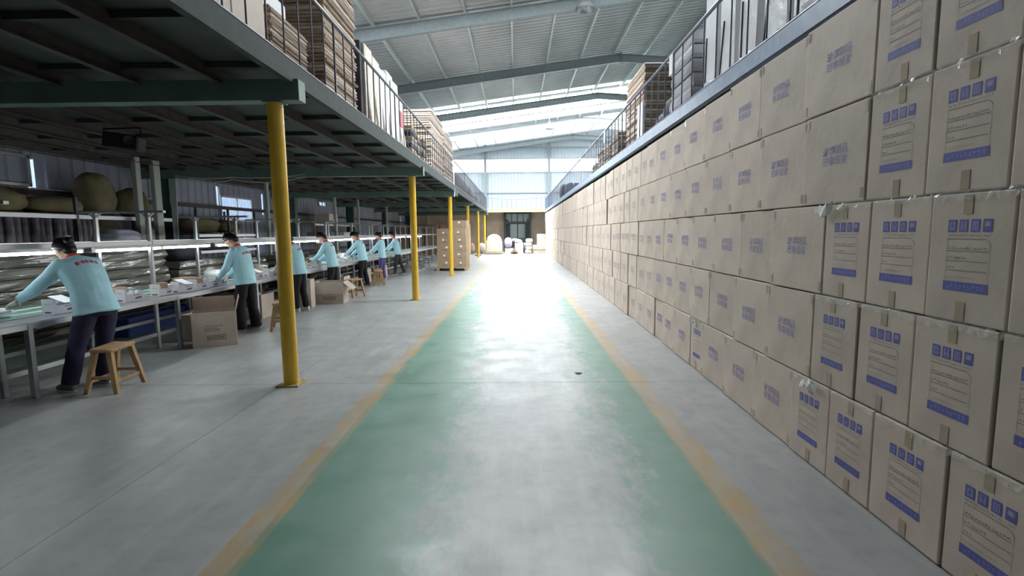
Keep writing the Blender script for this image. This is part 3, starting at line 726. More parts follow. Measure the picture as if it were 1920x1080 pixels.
# ================================================================ PEOPLE
def capsule(mb, p, q, rp, rq, n=12, M=None):
    p, q = Vector(p), Vector(q); d = q - p; L_ = d.length or 1e-4; t = d / L_
    pts = []; rs = []
    for a in (-.98, -.7, -.35): pts.append(p + t * rp * a); rs.append(rp * math.sqrt(1 - a * a))
    pts.append(p); rs.append(rp)
    for f_ in (.33, .66): pts.append(p + d * f_); rs.append(rp + (rq - rp) * f_)
    pts.append(q); rs.append(rq)
    for a in (.35, .7, .98): pts.append(q + t * rq * a); rs.append(rq * math.sqrt(1 - a * a))
    mb.tube(pts, rs, n)
def loft(mb, secs, n=20):
    """secs: (center, xdir, ydir, rx, ry)"""
    vs = []
    for c, xd, yd, rx, ry in secs:
        for k in range(n): a = 2 * PI * k / n; vs.append(Vector(c) + Vector(xd) * math.cos(a) * rx + Vector(yd) * math.sin(a) * ry)
    fs = [(j * n + k, j * n + (k + 1) % n, (j + 1) * n + (k + 1) % n, (j + 1) * n + k) for j in range(len(secs) - 1) for k in range(n)]
    fs += [tuple(range(n))[::-1], tuple(range((len(secs) - 1) * n, len(secs) * n))]
    mb.add(vs, fs, 0, True)
TS = bpy.data.scenes.new('tmp')
def remesh(mb, name, mt, vox, smooth=4, parent=None):
    me = mb.mesh(name, mt); o = bpy.data.objects.new('tmp', me); TS.collection.objects.link(o)
    md = o.modifiers.new('r', 'REMESH'); md.mode = 'VOXEL'; md.voxel_size = vox; md.use_smooth_shade = True
    if smooth: s_ = o.modifiers.new('s', 'SMOOTH'); s_.factor = .5; s_.iterations = smooth
    vl = TS.view_layers[0]; vl.update(); m2 = bpy.data.meshes.new_from_object(o.evaluated_get(vl.depsgraph)); m2.name = name
    bpy.data.objects.remove(o); bpy.data.meshes.remove(me)
    if not m2.materials: m2.materials.append(mt)
    return ob(name, m2, parent)
def hand_pts(mb, wrist, direc, palmn, sidev, scale=1., curl=.35):
    """hand from wrist along direc; palmn = palm normal; sidev = thumb side"""
    d = direc.normalized(); s = sidev.normalized(); pn = palmn.normalized()
    W = wrist; k = scale
    loft(mb, [(W - d * .015, s, pn, .026 * k, .019 * k), (W + d * .02 * k, s, pn, .032 * k, .017 * k), (W + d * .06 * k, s, pn, .042 * k, .015 * k), (W + d * .088 * k, s, pn, .040 * k, .012 * k)], 12)
    for i, (off, ln) in enumerate(((.030, .068), (.010, .078), (-.010, .072), (-.029, .056))):
        a = W + d * .082 * k + s * off * k; c = curl * (1 + .15 * i)
        p1 = a + (d * math.cos(c) + pn * math.sin(c)) * ln * .45 * k + s * off * .15
        p2 = p1 + (d * math.cos(c * 2) + pn * math.sin(c * 2)) * ln * .32 * k
        p3 = p2 + (d * math.cos(c * 2.8) + pn * math.sin(c * 2.8)) * ln * .23 * k
        mb.tube([a - d * .02 * k, a, p1, p2, p3], [.0088 * k, .0092 * k, .0084 * k, .0076 * k, .006 * k], 8)
    a = W + d * .025 * k + s * .026 * k; p1 = a + (s * .75 + d * .6 + pn * .3).normalized() * .035 * k; p2 = p1 + (s * .35 + d * .85 + pn * .4).normalized() * .030 * k
    mb.tube([a - s * .012, a, p1, p2], [.012 * k, .0115 * k, .010 * k, .008 * k], 8)
def ik(a, t, l1, l2, bend):
    d = t - a; D = min(d.length, l1 + l2 - .002); dn = d.normalized(); t = a + dn * D
    x = (l1 * l1 - l2 * l2 + D * D) / (2 * D); h = math.sqrt(max(l1 * l1 - x * x, 0)); b = (bend - dn * bend.dot(dn)).normalized()
    return a + dn * x + b * h, t
def person(label, hip, yaw, lean, feet, hands, headp=.6, trousers=NAVY, shoe=SHOEG, vox=.012, hair='short', flare=0., heady=0., scale=1., slim=1., back_print=True, knee=0.02):
    """local frame: x forward, y left; hip/feet/hands given in world"""
    t = thing('person', label, 'person', (hip[0], hip[1], 0), yaw)
    Mi = Matrix.Rotation(-yaw, 3, 'Z'); loc = lambda p: Mi @ (Vector(p) - Vector((hip[0], hip[1], 0)))
    S = scale; hz = hip[2]; Hp = Vector((0, 0, hz))
    Y = Vector((0, 1, 0))
    def dirn(a): return Vector((math.sin(a), 0, math.cos(a)))
    # spine
    l0, l1, l2 = lean * .55, lean, lean * 1.15
    s0 = Hp; s1 = s0 + dirn(l0) * .17 * S; s2 = s1 + dirn(l1) * .17 * S; s3 = s2 + dirn(l2) * .15 * S
    nk = s3 + dirn(l2 + .25) * .05 * S; hc = nk + dirn(l2 + headp * .55) * .135 * S + Vector((.01, 0, 0))
    fwd = lambda a: Vector((math.cos(a), 0, -math.sin(a)))
    q = slim
    # shirt
    m = MB()
    loft(m, [(s0 - dirn(l0) * .10, fwd(l0 * .7), Y, .135 * q, .195 * q), (s0 - dirn(l0) * .03, fwd(l0), Y, .130 * q, .188 * q), (s1 - dirn(l0) * .03, fwd(l0), Y, .122 * q, .172 * q), (s2 - dirn(l1) * .02, fwd(l1), Y, .132 * q, .186 * q),
             (s3 - dirn(l2) * .06, fwd(l2), Y, .120 * q, .190 * q), (s3, fwd(l2), Y, .090 * q, .150 * q), (s3 + dirn(l2 + .2) * .035, fwd(l2 + .2), Y, .062, .075)])
    sh = {}
    arms = {}
    for s, hd in ((1, hands[0]), (-1, hands[1])):
        A = s3 - dirn(l2) * .045 + Y * s * .165 * q * S; T = loc(hd)
        E, W = ik(A, T, .28 * S, .25 * S, Vector((-.25, s * .55, -.75))); arms[s] = (A, E, W)
        capsule(m, A - Y * s * .03, E, .066 * q, .052 * q); dW = (W - E).normalized()
        m.tube([E, E + (W - E) * .4, W - dW * .035], [.054 * q, .050 * q, .043], 12); m.ell(E, (.052 * q,) * 3)
    shirt = remesh(m, 'shirt', SHIRT, vox, 3, t)
    # wrinkles
    for v, nn in [(v, v.normal.copy()) for v in shirt.data.vertices]:
        f_ = noise.noise(v.co * 9 + Vector((hip[0], hip[1], 0)) * 3) * .007 + noise.noise(Vector((v.co.x * 6, v.co.y * 6, v.co.z * 18))) * .004; v.co += nn * f_
    # trousers
    m = MB(); legs = {}
    loft(m, [(Hp + Vector((0, 0, .05)), Vector((1, 0, 0)), Y, .105 * q, .155 * q), (Hp - Vector((0, 0, .03)), Vector((1, 0, 0)), Y, .118 * q, .168 * q), (Hp - Vector((0, 0, .12)), Vector((1, 0, 0)), Y, .105 * q, .162 * q)])
    for s, ft in ((1, feet[0]), (-1, feet[1])):
        f0 = loc(ft); f0.z = 0; hp_ = Hp + Vector((0, s * .088 * q, -.08)); an = f0 + Vector((-.02, 0, .09)); kn = hp_.lerp(an, .5) + Vector((knee, 0, 0)); legs[s] = (hp_, kn, an, f0)
        m.tube([hp_ + Vector((0, 0, .06)), hp_, hp_.lerp(kn, .55), kn, kn.lerp(an, .5), an - Vector((0, 0, .045 if flare > .01 else .015))], [.085 * q, .093 * q, .083 * q, .068 * q, .066 * q + flare * .5, .062 * q + flare], 14)
    tr = remesh(m, 'trousers', trousers, vox, 3, t)
    for v, nn in [(v, v.normal.copy()) for v in tr.data.vertices]: v.co += nn * noise.noise(Vector((v.co.x * 7, v.co.y * 7, v.co.z * 12))) * .007
    # body
    m = MB(); HF = l2 * .6 + headp; hf = fwd(HF); hu = dirn(HF); hy = Matrix.Rotation(heady, 3, 'Z') @ Y if heady else Y
    RH = Matrix((hf, Y, hu)).transposed()
    if heady: RH = RH @ Matrix.Rotation(heady, 3, 'Z')
    k = S
    m.ell(hc, (.098 * k, .076 * k, .112 * k), 20, 14, 0, RH)                      # skull
    m.ell(hc + RH @ Vector((.022, 0, -.055)) * k, (.072 * k, .058 * k, .066 * k), 16, 10, 0, RH)   # jaw
    m.ell(hc + RH @ Vector((.052, 0, -.105)) * k, (.030 * k, .028 * k, .022 * k), 12, 8, 0, RH)    # chin
    m.ell(hc + RH @ Vector((.100, 0, -.030)) * k, (.020 * k, .012 * k, .026 * k), 10, 8, 0, RH)    # nose
    m.ell(hc + RH @ Vector((.086, 0, .012)) * k, (.016 * k, .045 * k, .012 * k), 10, 8, 0, RH)     # brow
    for s in (-1, 1): m.ell(hc + RH @ Vector((-.005, s * .078, -.02)) * k, (.022 * k, .009 * k, .034 * k), 10, 8, 0, RH)
    capsule(m, nk - dirn(l2) * .05, hc + RH @ Vector((-.015, 0, -.05)) * k, .052, .050)
    loft(m, [(s0 - Vector((0, 0, .06)), Vector((1, 0, 0)), Y, .09 * q, .14 * q), (s1, fwd(l0), Y, .085 * q, .13 * q), (s2, fwd(l1), Y, .10 * q, .15 * q), (s3 - dirn(l2) * .02, fwd(l2), Y, .075 * q, .13 * q), (nk, fwd(l2), Y, .045, .05)])
    for s in (1, -1):
        A, E, W = arms[s]; capsule(m, A - Y * s * .02, E, .044 * q, .036 * q); capsule(m, E, W, .036 * q, .025)
        dv = (W - E).normalized(); dv = (dv * .8 + Vector((.35, 0, -.1))).normalized()
        hm = MB(); sd = dv.cross(Vector((0, 0, 1))) * s
        if sd.length < .05: sd = Vector((0, -s, 0))
        pn = dv.cross(sd).normalized(); pn = -pn if pn.z > 0 else pn
        hand_pts(m, W, dv, pn, sd, .86, .3); hand_pts(hm, W, dv, pn, sd, 1.03, .3)
        g = remesh(hm, 'glove', GLOVE, .0045 if vox < .013 else .006, 1, t)
        h_, kn, an, f0 = legs[s]; capsule(m, h_, kn, .07 * q, .05 * q); capsule(m, kn, an, .048 * q, .036)
        capsule(m, f0 + Vector((-.02, 0, .05)), f0 + Vector((.11, 0, .035)), .036, .026)
        # shoe
        sm_ = MB(); X = Vector((1, 0, 0)); Z = Vector((0, 0, 1))
        loft(sm_, [(f0 + Vector((-.085, 0, .05)), Y, Z, .026, .040), (f0 + Vector((-.06, 0, .058)), Y, Z, .038, .056), (f0 + Vector((0, 0, .060)), Y, Z, .043, .058), (f0 + Vector((.07, 0, .045)), Y, Z, .046, .043), (f0 + Vector((.13, 0, .034)), Y, Z, .042, .032), (f0 + Vector((.165, 0, .028)), Y, Z, .022, .022)], 14)
        capsule(sm_, f0 + Vector((-.03, 0, .06)), f0 + Vector((-.03, 0, .11)), .042, .040)
        so = remesh(sm_, 'shoe', shoe, .008, 3, t)
        for v in so.data.vertices: v.co.z = max(v.co.z, .004)
        sl = MB(); out = []
        for zz, ww in ((0, 1.), (.018, 1.04)):
            for j in range(18):
                a = 2 * PI * j / 18; out.append(f0 + Vector((.04 + math.cos(a) * .13, math.sin(a) * (.047 - .008 * (math.cos(a) < -.2)), 0)) * 1 + Vector((0, 0, zz)))
        sl.add(out, [(j, (j + 1) % 18, 18 + (j + 1) % 18, 18 + j) for j in range(18)] + [tuple(range(18))[::-1], tuple(range(18, 36))]); sl.build('sole', SHOEW if shoe is SHOEG else SHEEN, so)
    body = remesh(m, 'body', SKIN, vox * .62, 1, t)
    # eyes, mouth
    for s in (-1, 1): MB().ell(hc + RH @ Vector((.086, s * .030, -.004)) * k, (.010, .012, .007), 8, 6, 0, RH).build('eye', BLACK, body)
    MB().ell(hc + RH @ Vector((.087, 0, -.072)) * k, (.008, .022, .006), 8, 6, 0, RH).build('mouth', mat('lips', (.42, .16, .14), .5), body)
    # hair
    m = MB(); vs = []; n1, n2 = 36, 26
    for j in range(n2 + 1):
        th = PI * j / n2
        for i in range(n1):
            ph = 2 * PI * i / n1; d = Vector((math.sin(th) * math.cos(ph), math.sin(th) * math.sin(ph), math.cos(th)))
            line = .50 if d.x > .6 else .50 - (.6 - d.x) * 1.05
            line = max(line, -.80); e = max(0, min(1, (d.z - line) / .16 + .5)); rad = .90 + e * (.22 + .05 * noise.noise(d * 9 + Vector((hip[1], 0, 0))))
            if d.x < -.1: rad += .04 * e
            v = Vector((d.x * .098 * rad, d.y * .076 * rad * 1.02, d.z * .112 * rad)); vs.append(hc + RH @ v * k)
    m.add(vs, [(j * n1 + i, (j + 1) * n1 + i, (j + 1) * n1 + (i + 1) % n1, j * n1 + (i + 1) % n1) for j in range(n2) for i in range(n1)], 0, True)
    ho = m.build('hair', HAIR, t)
    MB().ell(hc + RH @ Vector((-.050, 0, -.060)) * k, (.052 * k, .064 * k, .066 * k), 16, 10, 0, RH).build('nape_hair', HAIR, ho)
    if hair == 'tied':
        MB().ell(hc + RH @ Vector((-.115, 0, .0)) * k, (.045, .05, .05), 12, 8, 0, RH).build('hair_bun', HAIR, ho)
        MB().box(hc + RH @ Vector((-.10, -.035, .075)) * k, (.03, .05, .012), 0, 0, RH).build('hair_clip', SHEEN, ho)
    if hair == 'tail':
        p = hc + RH @ Vector((-.11, 0, .02)); MB().tube([p, p + Vector((-.05, 0, -.01)), p + Vector((-.07, 0, -.08)), p + Vector((-.06, 0, -.16))], [.02, .03, .027, .008], 10).build('ponytail', HAIR, ho)
        MB().ell(p, (.022, .03, .03)).build('hair_tie', RED, ho)
    # collar
    cc = nk - dirn(l2) * .006; m = MB(); f2 = fwd(l2 + .2); n = 20
    vs = []
    for rr_, dz in ((.072, -.016), (.066, .024), (.058, .024), (.06, -.016)):
        for i in range(n): a = 2 * PI * i / n; vs.append(cc + f2 * math.cos(a) * rr_ * 1.0 + Y * math.sin(a) * rr_ * 1.05 + dirn(l2 + .2) * dz)
    m.add(vs, [(j * n + i, j * n + (i + 1) % n, ((j + 1) % 4) * n + (i + 1) % n, ((j + 1) % 4) * n + i) for j in range(4) for i in range(n)], 0, True); m.build('collar', COLLAR, t)
    # red characters printed across the shoulders
    if back_print:
        bvh = BVHTree.FromPolygons([v.co for v in shirt.data.vertices], [p.vertices for p in shirt.data.polygons]); m = MB(); rr2 = random.Random(5)
        cen = s3 - dirn(l2) * .095; bk = -fwd(l2); up = dirn(l2)
        for ch in range(5):
            cy = -.092 + ch * .046; hgt = .040
            strokes = []
            for q_ in (-.38, -.12, .12, .38): strokes.append((cy, q_ * hgt, .036, .0068))
            for _ in range(2): strokes.append((cy + rr2.uniform(-.012, .012), 0, .0065, hgt))
            for (yy, zz, ww, hh) in strokes:
                qv = []
                for a, b_ in ((-1, -1), (1, -1), (1, 1), (-1, 1)):
                    arch = -abs(yy) ** 2 * 1.5
                    o_ = cen + Y * (yy + a * ww / 2) + up * (zz + b_ * hh / 2 + arch) + bk * .4
                    h = bvh.ray_cast(o_, -bk)
                    if h[0] is None: break
                    qv.append(h[0] + bk * .003)
                if len(qv) == 4: m.add(qv, [(0, 1, 2, 3)])
        if m.v: m.build('back_print', RED, t)
    return t
WY = PI   # face -X
person('worker in blue shirt and navy trousers leaning over the bench by a stool', (-4.50, 5.32, .88), WY - .28, .52, [(-4.66, 5.08, 0), (-4.56, 5.40, 0)], [(-5.14, 5.12, .94), (-5.02, 5.62, .88)], .45, NAVY, SHOEG, .010, 'tied', .006, scale=1.05, slim=1.14)
person('worker in light blue shirt and wide black trousers beside the printed open carton', (-4.55, 8.42, .88), WY - .08, .20, [(-4.62, 8.30, 0), (-4.50, 8.56, 0)], [(-4.90, 8.26, .88), (-4.90, 8.50, .86)], .95, BLACKC, SHOEG, .011, 'short', .022, scale=1.02, slim=1.10)
person('worker in light blue shirt, black trousers and white shoes standing behind the first yellow post', (-4.50, 10.42, .88), WY, .22, [(-4.56, 10.30, 0), (-4.46, 10.55, 0)], [(-4.92, 10.25, .88), (-4.92, 10.5, .88)], .9, BLACKC, SHOEW, .013, 'short', slim=1.05)
person('worker in light blue shirt behind the open carton with a hanging flap', (-4.58, 12.55, .88), WY, .26, [(-4.62, 12.45, 0), (-4.55, 12.72, 0)], [(-5.02, 12.35, .92), (-4.98, 12.65, .9)], .75, BLACKC, SHOEG, .013, 'short', scale=1.04, slim=1.05)
person('worker with a ponytail in light blue shirt and black trousers', (-4.66, 15.3, .89), WY, .24, [(-4.72, 15.2, 0), (-4.58, 15.4, 0)], [(-5.14, 15.05, .92), (-5.06, 15.4, .92)], .7, BLACKC, SHOEG, .013, 'tail', scale=1.03, slim=1.05)
person('slim worker in light blue shirt and violet trousers', (-4.54, 17.1, .87), WY - .1, .06, [(-4.6, 17.0, 0), (-4.54, 17.25, 0)], [(-4.98, 16.9, .88), (-4.96, 17.2, .88)], .7, VIOLET, SHOEW, .013, 'tied', slim=.92, back_print=False)
person('worker in light blue shirt and grey-green patterned trousers, last along the bench', (-4.62, 19.7, .88), WY + .1, .22, [(-4.72, 19.55, 0), (-4.45, 19.95, 0)], [(-5.10, 19.5, .9), (-5.04, 19.85, .9)], .6, CAMO, SHOEG, .013, 'short', scale=1.03)

# ================================================================ OPEN CARTONS ON THE FLOOR
def open_carton(label, loc, rz, d, flaps, prints=True, seed=0):
    t = thing('open_carton', label, 'carton', loc, rz); x, y, z = d; th = .008
    for nm, c, s in (('side_panel', (x / 2, 0, z / 2), (th, y, z)), ('side_panel', (-x / 2, 0, z / 2), (th, y, z)), ('end_panel', (0, -y / 2, z / 2), (x, th, z)), ('end_panel', (0, y / 2, z / 2), (x, th, z)), ('bottom_panel', (0, 0, .006), (x, y, .008))):
        MB().bbox(c, s, .002).build(nm, CARD, t)
    for side, ang in flaps:
        ln = min(x, y) * .5
        if side in 'ew':
            s = 1 if side == 'e' else -1; R = Matrix.Rotation(-s * ang, 3, 'Y') if s > 0 else Matrix.Rotation(ang, 3, 'Y')
            R = Matrix.Rotation(s * ang, 3, 'Y'); c = Vector((s * x / 2, 0, z)) + R @ Vector((0, 0, ln / 2)); MB().bbox(c, (.006, y - .02, ln), .002, 0, 0, R).build('flap', CARD, t)
        else:
            s = 1 if side == 'n' else -1; R = Matrix.Rotation(-s * ang, 3, 'X'); c = Vector((0, s * y / 2, z)) + R @ Vector((0, 0, ln / 2)); MB().bbox(c, (x - .02, .006, ln), .002, 0, 0, R).build('flap', CARD, t)
    if prints:   # on the -Y panel, faces -Y
        m = MB(); yy = -y / 2 - .006; rr = random.Random(seed)
        def rc(x0, z0, x1, z1): m.quad((x0, yy, z0), (x1, yy, z0), (x1, yy, z1), (x0, yy, z1))
        x0 = -x * .23
        for z_, w_ in ((.30, .22), (.27, .15), (.25, .20), (.23, .17)):
            xx = x0
            while xx < x0 + w_: s_ = rr.uniform(.008, .02); rc(xx, z_ * z / .5, xx + s_, z_ * z / .5 + .008); xx += s_ + .006
        bx0, bx1, bz0, bz1 = -x * .18, x * .24, .10 * z / .5, .17 * z / .5
        for q in ((bx0, bz0, bx1, bz0 + .008), (bx0, bz1 - .008, bx1, bz1), (bx0, bz0, bx0 + .008, bz1), (bx1 - .008, bz0, bx1, bz1)): rc(*q)
        xx = bx0 + .02
        while xx < bx1 - .04:
            rc(xx, bz0 + .018, xx + .012, bz1 - .018); rc(xx + .016, bz0 + .03, xx + .026, bz1 - .03); xx += .034
        m.build('printed_marks', mat('dark_brown_ink', (.10, .07, .05), .7), t)
    return t
open_carton('large open tan carton with a dark framed print, standing between the first and second workers', (-4.45, 7.32, 0), .52, (.56, .42, .50), [('e', .25), ('n', -.4)], True, 1)
open_carton('open tan carton with a big flap hanging toward the passage, by the fourth worker', (-4.35, 11.75, 0), .12, (.66, .55, .50), [('e', 2.3), ('s', 2.95)], True, 2)
open_carton('tall tan carton behind the third worker\'s legs by the yellow post', (-4.60, 11.0, 0), .1, (.24, .3, .62), [('w', .2)], False)
open_carton('brown carton under the bench beside the second worker', (-4.975, 9.75, 0), .0, (.24, .5, .46), [], False)
open_carton('brown carton under the bench behind the printed open carton', (-4.975, 7.75, 0), .0, (.24, .45, .40), [], False)
open_carton('brown carton under the bench near the ponytailed worker', (-4.975, 14.4, 0), .0, (.24, .5, .40), [], False)
open_carton('tall brown carton under the bench between the ponytailed and violet-trousered workers', (-4.975, 16.6, 0), .0, (.24, .4, .45), [], False)
open_carton('brown carton under the bench near the last worker', (-4.975, 18.7, 0), .0, (.24, .5, .42), [], False)
tag(MB().bbox((0, 0, .21), (.05, .32, .42), .004, 0, 0, Matrix.Rotation(.15, 3, 'Y')).build('leaning_board', CARD_D, None, (-4.26, 12.35, 0)), 'brown cardboard panel leaning by the stool and open carton', 'cardboard')

# stacked cartons on a pallet
def pallet(label, loc, rz, w_=1.2, d=1.0, mt=YELWOOD):
    t = thing('pallet', label, 'pallet', loc, rz)
    for k in range(6): MB().bbox((0, -d / 2 + .07 + k * (d - .14) / 5, .125), (w_, .11, .022), .003).build('deck_board', mt, t)
    for k in range(3): MB().box((-w_ / 2 + .06 + k * (w_ - .12) / 2, 0, .057), (.1, d, .114)).build('bearer', mt, t)
    return t
pallet('pale wooden pallet under the carton stack past the third yellow post', (-2.72, 22.0, 0), 0, 1.28, 1.5)
cs = ['bottom layer', 'second layer', 'third layer', 'fourth layer', 'fifth layer', 'topmost layer']
cbm = MB().bbox((0, 0, .165), (.60, .68, .326), .006).mesh('carton_body', mat('brown_pallet_carton', (.40, .29, .19), .7, var=.08, objvar=.06))  # browner board colour for the pallet cartons
lb = MB().box((0, 0, 0), (.09, .002, .07)).mesh('white_label', WHITE); lb2 = MB().box((0, 0, 0), (.2, .002, .015)).mesh('printed_marks', DKPRINT)
for col in range(2):
    for row in range(2):
        for k in range(6 if col else 5):
            c = tag(ob('stacked_carton', cbm, None, (-3.03 + col * .62 + rnd.uniform(-.01, .01), 21.65 + row * .72, .138 + k * .328), (0, 0, rnd.uniform(-.02, .02))),
                    f'brown carton on the pallet, {cs[k]}, {"taller" if col else "lower"} {"front" if row == 0 else "back"} column', 'carton', 'cartons stacked on the pallet')
            if row == 0:
                ob('white_label', lb, c, (rnd.uniform(-.05, .1), -.342, .17 + rnd.uniform(-.03, .08))); ob('printed_marks', lb2, c, (.02, -.342, .09))
tag(MB().box((0, 0, .02), (.1, .1, .04)).lathe([(.2, .05), (.22, .03), (.2, 0)], n=16).build('low_stool_base', DKPRINT, None, (-3.3 + .65, 35.0, 0)), 'small dark round floor stand beside the fourth yellow post', 'stand')

# ================================================================ BEHIND THE BENCHES
def sheetstack(name, label, cat, loc, d, n, mt, rz=0., lay='film_bundle', jit=.03, wav=.012, group=None, mts=None):
    """a pile of flat wrapped bundles; each bundle is a part"""
    t = thing(name, label, cat, loc, rz, group); h = d[2] / n; rr = random.Random(int(abs(loc[0] * 37 + loc[1] * 101)))
    for k in range(n):
        m = MB(); nx, ny = 5, 7; vs = []; ox, oy = rr.uniform(-jit, jit), rr.uniform(-jit, jit); w_, d_ = d[0] * rr.uniform(.94, 1.), d[1] * rr.uniform(.94, 1.)
        z0 = k * h; ring = []
        per = [(-1, -1 + 2 * i / ny) for i in range(ny)] + [(-1 + 2 * i / nx, 1) for i in range(nx)] + [(1, 1 - 2 * i / ny) for i in range(ny)] + [(1 - 2 * i / nx, -1) for i in range(nx)]
        N = len(per)
        for z, s in ((.04, .965), (.3, 1.), (.7, 1.), (.96, .965)):
            for (a, b_) in per:
                wv = rr.uniform(-wav, wav); vs.append((ox + a * w_ / 2 * s + wv, oy + b_ * d_ / 2 * s + wv, z0 + z * h + rr.uniform(-wav, wav) * .35))
        fs = [(j * N + i, j * N + (i + 1) % N, (j + 1) * N + (i + 1) % N, (j + 1) * N + i) for j in range(3) for i in range(N)]
        m.add(vs, [f[::-1] for f in fs] + [tuple(range(N)), tuple(range(3 * N, 4 * N))[::-1]]); m.build(lay, mts[k % len(mts)] if mts else mt, t)
    return t
# rows of film-wrapped piles on pallets behind the line
piles = [(-7.12, 3.2, 1.1, 1.05, 7), (-7.12, 5.0, 1.1, 1.12, 7), (-7.12, 6.8, 1.1, 1.2, 8), (-7.12, 8.7, 1.1, 1.2, 8), (-7.12, 10.6, 1.1, .95, 6), (-7.12, 12.5, 1.1, .88, 6), (-7.12, 14.6, 1.1, .9, 6), (-7.12, 16.8, 1.1, .8, 5), (-7.12, 19.4, 1.1, .8, 5), (-7.12, 22, 1.1, .7, 5), (-7.12, 25, 1.1, .7, 5)]
for i, (x, y, w_, h, n) in enumerate(piles):
    pallet(f'{"pale wooden" if i % 2 == 0 else "blue plastic"} pallet under the {ORD[i]} film-wrapped pile behind the benches', (x, y, 0), PI / 2, 1.6, 1.3, YELWOOD if i % 2 == 0 else BLUEP)
    sheetstack('wrapped_pile', f'pile of flat boards in shiny film behind the benches, {ORD[i]} along the line', 'pile', (x, y, .14), (w_, 1.6, h), n, FILM, group='film-wrapped piles behind the benches')
# low green and blue boards / boxes just behind bench legs
for i, (x, y, z, d, mt, lab) in enumerate([(-6.3, 6.5, 0, (.3, 1.5, .22), GREENP, 'pale green board crate on the floor behind the first bench legs'), (-6.3, 5.2, .0, (.3, .7, .34), BLUEP, 'blue plastic crate behind the first worker\'s legs'),
        (-6.3, 8.7, 0, (.3, 1.7, .30), BLUEP, 'long blue plastic crate behind the printed open carton'), (-6.3, 11.4, 0, (.3, 1.6, .3), CARD_D, 'brown box behind the bench by the first yellow post')]):
    t = thing('crate', lab, 'crate', (x, y, z)); 
    MB().bbox((0, 0, .02), (d[0], d[1], .03), .003).build('crate_base', mt, t)
    for s in (-1, 1): MB().bbox((s * d[0] / 2, 0, d[2] / 2), (.02, d[1], d[2]), .004).build('crate_side', mt, t); MB().bbox((0, s * d[1] / 2, d[2] / 2), (d[0], .02, d[2]), .004).build('crate_end', mt, t)
# rack along the side wall
def rack(label, y0, y1, x0=-8.82, x1=-7.92, zs=(1.45, 1.98), col=DARKM):
    t = thing('storage_rack', label, 'rack', (0, 0, 0))
    for x in (x0, x1):
        for y in (y0, (y0 + y1) / 2, y1): MB().box((x, y, 1.15), (.05, .05, 2.3)).build('rack_post', col, t)
    for z in zs:
        MB().box(((x0 + x1) / 2, (y0 + y1) / 2, z), (x1 - x0, y1 - y0, .03)).build('rack_shelf', col, t)
        MB().box((x1, (y0 + y1) / 2, z - .03), (.04, y1 - y0, .07)).build('rack_beam', ALU, t)
    return t
rack('tall steel rack by the side wall holding wrapped rolls and olive sacks', 6.6, 11.7)
rack('steel rack by the side wall past the green column', 12.6, 15.4, zs=(1.2, 1.62))
rk = rack('steel rack by the side wall with yellow posts, behind the middle benches', 20.0, 25.0, zs=(1.3, 2.0), col=YELWOOD)
# wrapped rolls standing on the rack
rlab = 'grey wrapped roll standing upright among its row on the rack shelf'
rm = [MB().tube([(0, 0, 0), (.0, 0, .02), (rnd.uniform(-.01, .01), 0, .25), (0, 0, .44), (0, 0, .46)], [.05, .062, .060, .055, .03], 10).mesh('roll', ROLLM) for _ in range(4)]
for k in range(22):
    tag(ob('wrapped_roll', rm[k % 4], None, (-8.0 - .02 * (k % 3), 6.72 + .14 * k, 1.467), (rnd.uniform(-.04, .04), rnd.uniform(-.03, .03), k)), f'grey wrapped roll on the rack, {(ORD + ["seventeenth", "eighteenth", "nineteenth", "twentieth", "twenty-first", "last"])[k]} of the row toward the twin posts', 'roll', 'wrapped rolls on the rack')
# olive sacks
def sack(label, loc, r, rot, mt=OLIVE, cat='sack', seed=0, name='sack'):
    m = MB(); vs = []; n1, n2 = 20, 14
    for j in range(n2 + 1):
        th = PI * j / n2
        for i in range(n1):
            ph = 2 * PI * i / n1; d = Vector((math.sin(th) * math.cos(ph), math.sin(th) * math.sin(ph), math.cos(th)))
            e = .7; v = Vector((math.copysign(abs(d.x) ** e, d.x) * r[0], math.copysign(abs(d.y) ** e, d.y) * r[1], math.copysign(abs(d.z) ** .85, d.z) * r[2]))
            v *= 1 + .10 * noise.noise(d * 2.5 + Vector((seed, 0, 0))) + .03 * noise.noise(d * 7 + Vector((0, seed, 0))); vs.append(v)
    m.add(vs, [(j * n1 + i, (j + 1) * n1 + i, (j + 1) * n1 + (i + 1) % n1, j * n1 + (i + 1) % n1) for j in range(n2) for i in range(n1)], 0, True)
    o = m.build(name, mt, None, loc); o.rotation_euler = rot; return tag(o, label, cat)
sack('long olive sack lying on the rack above the wrapped rolls', (-8.36, 7.9, 2.20), (.32, .75, .20), (0, .05, .1), seed=1)
sack('olive sack sagging on the rack next to the long one', (-8.36, 9.15, 2.16), (.3, .48, .16), (.0, 0, -.1), seed=2)
sack('tall olive sack leaning against the pale twin posts', (-8.36, 10.15, 2.42), (.28, .30, .42), (.4, 0, 0), seed=3)
sack('olive sack upright below the leaning sack', (-8.36, 10.15, 1.72), (.3, .38, .24), (0, 0, 0), seed=4)
sack('olive sack wedged behind the pale twin posts', (-8.36, 11.1, 2.3), (.28, .36, .31), (0, 0, .4), seed=5)
sack('olive sack on the rack past the green column', (-8.36, 13.35, 1.86), (.32, .68, .22), (.0, 0, 0), seed=6)
sack('olive sack lying over the rack end beneath the side window', (-8.36, 14.6, 1.84), (.3, .5, .18), (0, 0, .1), seed=7)
sack('small olive sack on the floor shelf behind the second worker', (-8.36, 14.0, 1.42), (.3, .6, .17), (0, 0, 0), seed=8)
sack('lavender plastic bag slumped on the bench shelf before the pale twin posts', (-6.9, 8.75, 1.53), (.30, .36, .19), (0, 0, 0), LAVEN, 'bag', 9, 'plastic_bag')
